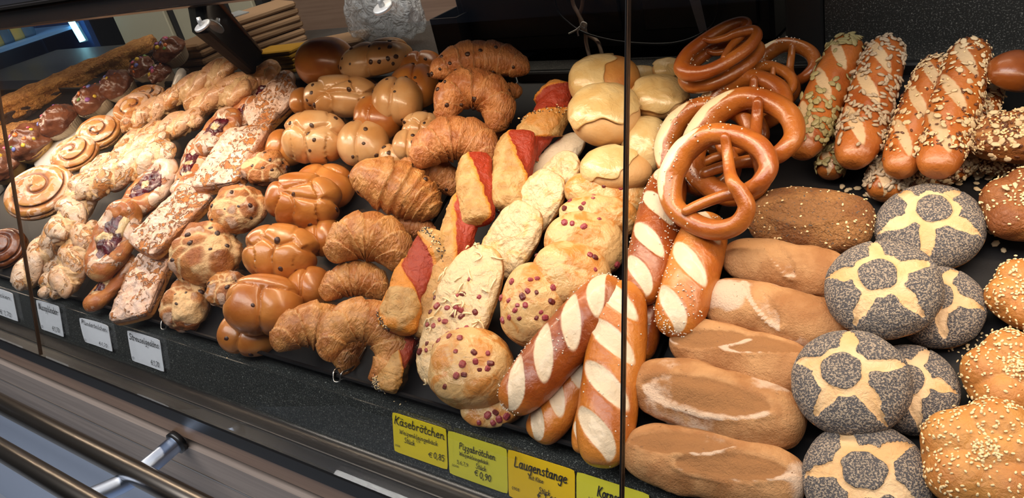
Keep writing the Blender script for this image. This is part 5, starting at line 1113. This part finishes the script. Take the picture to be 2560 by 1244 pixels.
G = 'lye sticks'
put('lye', 'salted lye stick leaning left over another, in front of the glass joint', (1266, 1022), (1544, 700), 138, (5.8, 6.5), .2, group=G, cuts=4, salt=140)
put('lye', 'lye stick at the tray edge beneath the leaning salted one', (1340, 1100), (1470, 900), 112, (2.4, 2.8), .1, group=G, cuts=3, salt=20, mat='lyelight')
put('lye', 'bright lye stick with wide white slashes behind the glass joint', (1500, 1166), (1562, 708), 152, (3.8, 6.0), .2, group=G, cuts=4, salt=20, mat='lyelight', beta=.9)
put('lye', 'lye stick beneath the bright one at the tray edge', (1452, 1132), (1512, 900), 76, (2.4, 2.8), .1, group=G, cuts=3, salt=0, mat='lyelight')
put('lye', 'dark lye stick in the gap right of the bright one', (1592, 900), (1634, 726), 88, (2.6, 2.8), .1, group=G, cuts=2, salt=12)
put('lye', 'dark salted lye stick right of the glass joint, under the pretzels', (1600, 756), (1676, 424), 118, (5.2, 5.2), .2, group=G, cuts=4, salt=120)
put('lye', 'salted lye stick hanging below the nearest pretzel', (1684, 838), (1772, 540), 136, (4.8, 5.0), .2, group=G, cuts=3, salt=150, mat='lyelight')

G = 'soft pretzels'
put('pretzel', 'soft pretzel in front of all the others, torn patches at its right', (1668, 400), (1922, 504), 286, 10.2, .82, group=G)
put('pretzel', 'soft pretzel directly behind the nearest one', (1742, 300), (1966, 430), 300, (8.2, 7.2), .75, group=G)
put('pretzel', 'soft pretzel with salted white slash, left in the heap', (1654, 330), (1880, 400), 250, (6.4, 5.4), .7, group=G, salt=80)
put('pretzel', 'soft pretzel arching behind the middle of the heap', (1760, 245), (1950, 330), 240, (5.6, 5), .6, group=G)
put('pretzel', 'soft pretzel tilted on top of the heap, seen nearly edge on', (1690, 190), (1900, 56), 118, (11.0, 11.0), .25, group=G, fat=1.5, cut=2.4)
put('pretzel', 'soft pretzel lying under the topmost one', (1700, 218), (1908, 92), 120, (8.6, 8.6), .25, group=G, fat=1.4, cut=2.4)
put('pretzel', 'reddish pretzel ring standing right of the top pair', (1846, 190), (1972, 260), 150, (5.5, 4.5), .6, group=G)
put('pretzel', 'dark shaded pretzel farthest right at the back', (1880, 150), (2022, 220), 190, (3.5, 3), .6, group=G)

G = 'seeded sticks'
put('seed', 'seeded stick with green pumpkin seeds, leftmost of the upper row', (1998, 390), (2126, 98), 104, (5.2, 5.4), .15, group=G, seed='pumpkin', bare=-1)
put('seed', 'seeded stick covered with sunflower seeds, second of the upper row', (2128, 412), (2222, 104), 114, (5.6, 5.6), .15, group=G, seed='sunflower', bare=-1)
put('seed', 'oat flake stick, third of the upper row', (2242, 436), (2352, 150), 106, (5.4, 5.2), .15, group=G, seed='oat', bare=-1)
put('seed', 'oat flake stick with long white cut, rightmost of the upper row', (2338, 436), (2432, 108), 118, (6.4, 6.2), .15, group=G, seed='oat', bare=-1)
put('seed', 'bare brown stick end under the pumpkin seed stick', (2068, 440), (2108, 340), 74, 2.2, .05, group=G, seed='pumpkin', bare=-1)
put('seed', 'stick end with sunflower seeds under the oat flake stick', (2206, 494), (2256, 340), 98, 2.4, .05, group=G, seed='sunflower', bare=-1)
put('seed', 'oat covered stick end lying crosswise at the bottom of the sticks', (2272, 462), (2440, 400), 72, 2.0, .05, group=G, seed='oat', bare=0)
put('seed', 'oat flake stick half hidden right of the upper row', (2440, 330), (2486, 188), 66, 3, .1, group=G, seed='oat', bare=-1)

G = 'rye rolls'
put('rye', 'long rye roll lowest at the tray edge beside the glass joint', (1562, 1118), (2016, 1210), 178, 3.4, .15, group=G, beta=.14, cutlist=[(-.30, .16), (.30, -.06)], clen=.30, cwid=.2, flour=.7)
put('rye', 'long rye roll with broad open slash, second from the tray edge', (1586, 945), (2012, 1072), 182, 4.0, .2, group=G, beta=.10, cutlist=[(-.05, -.06)], clen=.37, cwid=.27, flour=.6)
put('rye', 'rye roll, third from the tray edge, under the poppy seed bun', (1682, 838), (2060, 950), 150, 3.4, .15, group=G, beta=.35, cutlist=[(-.45, .0), (.25, .2)], clen=.27, cwid=.2, flour=.7)
put('rye', 'floury rye roll with white stripe, fourth from the tray edge', (1757, 738), (2130, 830), 146, 3.6, .15, group=G, beta=-.75, cutlist=[(-.1, .0)], clen=.22, cwid=.15, flour=.8, band=.9)
put('rye', 'floury rye roll, fifth from the tray edge, below the dark seeded roll', (1810, 634), (2150, 706), 134, 3.6, .15, group=G, beta=-.75, cutlist=[(-.1, .02)], clen=.22, cwid=.15, flour=.8, band=.8)
put('rye', 'dark brown roll dusted with poppy and sesame seeds, right of the pretzels', (1876, 535), (2186, 566), 172, 3.8, .2, group=G, mat='seedloaf', name='seeded_dark_roll', flour=0, cutlist=[(0, -.05)], clen=.30, seeds=110, beta=.1)

G = 'poppy seed buns'
put('poppy', 'poppy seed bun cut off by the bottom frame edge', (2004, 1195), (2334, 1196), 1.0, 4.0, .1, group=G, spin=.62)
put('poppy', 'poppy seed bun lying on another, in front of the sesame rolls', (1978, 955), (2282, 950), 1.0, 6.2, .18, group=G, spin=.25, off=(-.12, .03))
put('poppy', 'poppy seed bun half under its neighbour, lower middle', (2150, 975), (2402, 962), 1.05, 2.4, .1, group=G, spin=1.0)
put('poppy', 'poppy seed bun with clear star on top of another, centre of the buns', (2060, 722), (2362, 716), 1.0, 6.4, .14, group=G, spin=.45, off=(-.05, .04))
put('poppy', 'poppy seed bun half under the one with the clear star', (2224, 762), (2470, 766), 1.05, 2.4, .1, group=G, spin=1.1)
put('poppy', 'poppy seed bun farthest back, below the oat flake sticks', (2184, 570), (2468, 562), 1.0, 3.2, .12, group=G, spin=.9, off=(.1, .16))

G = 'sesame rolls'
put('sesame', 'sesame roll nearest, at the lower right corner', (2300, 1130), (2680, 1160), .95, 5.2, .2, group=G, t=.55, spin=.1, seeds=430)
put('sesame', 'sesame roll behind the nearest one at the right edge', (2398, 930), (2690, 950), 1.0, 3.0, .15, group=G, t=.55, spin=.5, seeds=330)
put('sesame', 'sesame roll farthest back at the right edge', (2458, 735), (2690, 740), 1.0, 3.0, .15, group=G, t=.55, spin=.8, seeds=330)
G = 'brown rolls at the right edge'
put('sesame', 'brown seeded roll at the right edge above the sesame rolls', (2446, 500), (2690, 520), 1.0, 4.0, .2, group=G, t=.55, spin=.4, seeds=160, oats=8, mat='brownroll', name='brown_knot_roll')
put('wedge', 'seed topped wedge roll at the right edge below the dark roll', (2412, 345), (2690, 330), 150, 5.5, .2, group=G)
put('wedge', 'shaded small wedge roll under the seed topped one', (2434, 412), (2560, 408), 66, 2, .1, group=G, oats=5)
put('bun', 'dark glossy roll at the upper right corner', (2474, 182), (2660, 170), 118, 6, .25, group=G, mat='darkbun', pat='fold', seam=.1, name='dark_roll')

# ------------------------------------------------------------------ muffins and crumb cakes on the flatter tray at the far left
CANDY = [small_mesh('candy_dot', (.0048, .0048, .0026), M[k]) for k in ('pink', 'blue', 'yellow', 'orange', 'violet', 'green')]
def muffin(label, px, py, wpx, h, cup=True, tilt=0.0, dots=9):
    c = at(px, py, h / 100., True); Wd = wpx * depth(c) / F; R_ = Wd / 2; rs = np.random.default_rng(hash_(label) % 99991); root = empty('chocolate_muffin')
    ez = unit(NL + unit(CAM - c) * .15 + XW * tilt); ex = unit(np.cross((0, 1, 0), ez)); ey = np.cross(ez, ex); root.matrix_world = mat4(ex, ey, ez, c - ez * .022); tag(root, label, 'muffin', 'chocolate muffins')
    n, m = 10, 120; zz = np.linspace(0, .030, n); C = np.stack([0 * zz, 0 * zz, zz], 1); ph = np.linspace(0, 2 * math.pi, m, endpoint=False)
    pl = (.028 if cup else .004) * np.cos(40 * ph)[None] if cup else .01 * np.cos(9 * ph)[None]; rr = (R_ * (.70 + .26 * zz / .030))[:, None] * (1 + pl); V, Fc, s_a, p_a = sweep(C, rr, m, up=(0, 1, 0))
    if cup:
        o = obj('paper_cup', V, Fc, M['paper'], root)
    else: obj('sponge', V, Fc, M['sponge'], root, attrs=None)
    D, F2 = uvs(40, 72); sd = int(rs.integers(999)); V2 = D * (1 + .10 * fbm(D, 2.4, sd, 3) + .03 * np.sin(4 * np.arctan2(D[:, 1], D[:, 0]) + 6 * D[:, 2]))[:, None] * np.array([R_ * .99, R_ * .99, R_ * .78]); V2[:, 2] = np.where(V2[:, 2] < 0, V2[:, 2] * (.14 if cup else .45), V2[:, 2]) + .031
    t_ = obj('chocolate_icing', V2, F2, M['choc'], root, attrs={'m1': 0 * D[:, 0], 'm2': 0 * D[:, 0], 'tone': 0 * D[:, 0]}); N = vnormals(V2, F2); stick_on(root, V2, N, (D[:, 2] > .55), dots, 'candy_dot', [CANDY[(q * 5 + sd) % 6] for q in range(6)], rs, .0085, .1, .003)
muffin('chocolate muffin with candy dots behind the left glass joint, nearest whole one', 86, 365, 118, 3.0, cup=False, dots=14)
muffin('chocolate muffin in a pleated paper cup, second of the row', 160, 313, 104, 3.0, dots=5, tilt=-.12)
muffin('chocolate muffin thick with candy dots, third of the row', 240, 262, 96, 3.0, dots=8, tilt=-.1)
muffin('shaded chocolate muffin with few dots, fourth of the row', 302, 222, 88, 3.0, dots=4)
muffin('shaded muffin with violet dots behind the fourth one', 362, 178, 66, 3.2, dots=7)
muffin('shaded muffin with yellow and orange dots beside the white handle', 408, 192, 62, 2.0, dots=6)
muffin('farthest muffin with red dots before the kraft bags', 432, 134, 82, 4.2, dots=10)
muffin('chocolate muffin cut off by the left frame edge', 14, 418, 112, 3.0, cup=False, dots=6)
# white tool handle leaning behind the snails
A = at(428, 262, .02); B2 = at(458, 172, .07); C_ = np.linspace(A, B2, 24); kk = np.sqrt(np.clip(1 - (2 * np.linspace(0, 1, 24) - 1) ** 6, .03, 1))[:, None] * np.ones((1, 18)); V, Fc, s, p = sweep(C_, .011 * kk, 18, up=NL, ry=.017 * kk)
o = obj('tool_handle', V, Fc, M['porcelain']); tag(o, 'white plastic tool handle sticking up behind the snails', 'handle')

# boards and crumb cakes run level towards the back
def cake(label, p0, p1, y0, y1, wd, thick, dark, seed):
    A = at_y(*p0, y0); B2 = at_y(*p1, y1); c = (A + B2) / 2; L = np.linalg.norm(B2 - A); ex, ey, ez = frame(A, B2, np.array([0, 0, 1.0])); root = empty('crumb_cake', mat4(ex, ey, ez, c - ez * thick)); tag(root, label, 'cake', 'crumb cakes')
    D, Fc = uvs(64, 150); q = (np.abs(D) ** 8).sum(1) ** (-1 / 8); V = D * q[:, None] * np.array([L / 2, wd / 2, thick * .42]); V = V + D * (.0045 * fbm(V, 60, seed, 3) + .006 * noise(V, 22, seed + 1))[:, None]; V[:, 2] += thick * .62
    obj('crumb_topping', V, Fc, M['crumb'], root, attrs={'m1': 0 * q, 'm2': 0 * q, 'tone': 0 * q}); V, Fc = box(L * .985, wd * .97, thick * .62, .004, (0, 0, thick * .31)); fixn(obj('dark_base' if dark else 'sponge_base', V, Fc, M['darkcake'] if dark else M['sponge'], root, smooth=False))
    return root
ck = cake('long crumb cake with dark chocolate base lying behind the muffins', (-40, 270), (378, 92), .83, 1.22, .17, .06, True, 3)
cake('golden crumb cake at the left edge behind the nearest muffin', (-150, 352), (70, 316), .75, .78, .12, .06, False, 9)
V, Fc = box(.50, .23, .006, .001, (0, -.02, -.0035)); o = fixn(obj('cake_board', V, Fc, M['kraft'], smooth=False)); o.matrix_world = ck.matrix_world.copy(); tag(o, 'wooden cake board under the long crumb cake', 'board')

# loose crumbs and seeds on the trays
def litter(name, pts, dims, mat, spread, seed, label):
    rs = np.random.default_rng(seed); E, Ef = low_ell(6); vs = []; fs = []
    for px, py, n in pts:
        c = at(px, py, .0062)
        for _ in range(n):
            a = rs.normal(0, spread, 2); p = c + XW * a[0] + UT * a[1]; t = rs.uniform(0, 6.3); e1 = XW * math.cos(t) + UT * math.sin(t); e2 = np.cross(NT, e1); s_ = rs.uniform(.7, 1.2); k = len(vs) * len(E)
            vs.append(p + (E * np.array(dims) * s_) @ np.array([e1, e2, NT])); fs += [tuple(x + k for x in f) for f in Ef]
    o = obj(name, np.vstack(vs), fs, mat); tag(o, label, name.replace('_', ' '), kind='stuff')
litter('oat_flakes', [(2140, 470, 3), (2155, 495, 3), (2120, 440, 1), (2200, 535, 2), (2420, 440, 16), (2400, 420, 12), (2472, 570, 4), (2060, 440, 2), (2490, 600, 3), (2440, 450, 3)], (.0040, .0029, .0007), M['oat'], .009, 4, 'loose oat flakes scattered on the black tray near the seeded sticks')
litter('sesame_crumbs', [(2410, 770, 10), (2420, 850, 26), (2450, 880, 20), (2380, 900, 8), (2300, 560, 4), (1240, 985, 3), (1010, 990, 4), (590, 850, 40), (1990, 1120, 5), (1700, 800, 6), (1640, 780, 6), (1310, 1060, 4)], (.0015, .0010, .0006), M['sesameseed'], .011, 5, 'loose sesame seeds and pale crumbs scattered over the black trays')
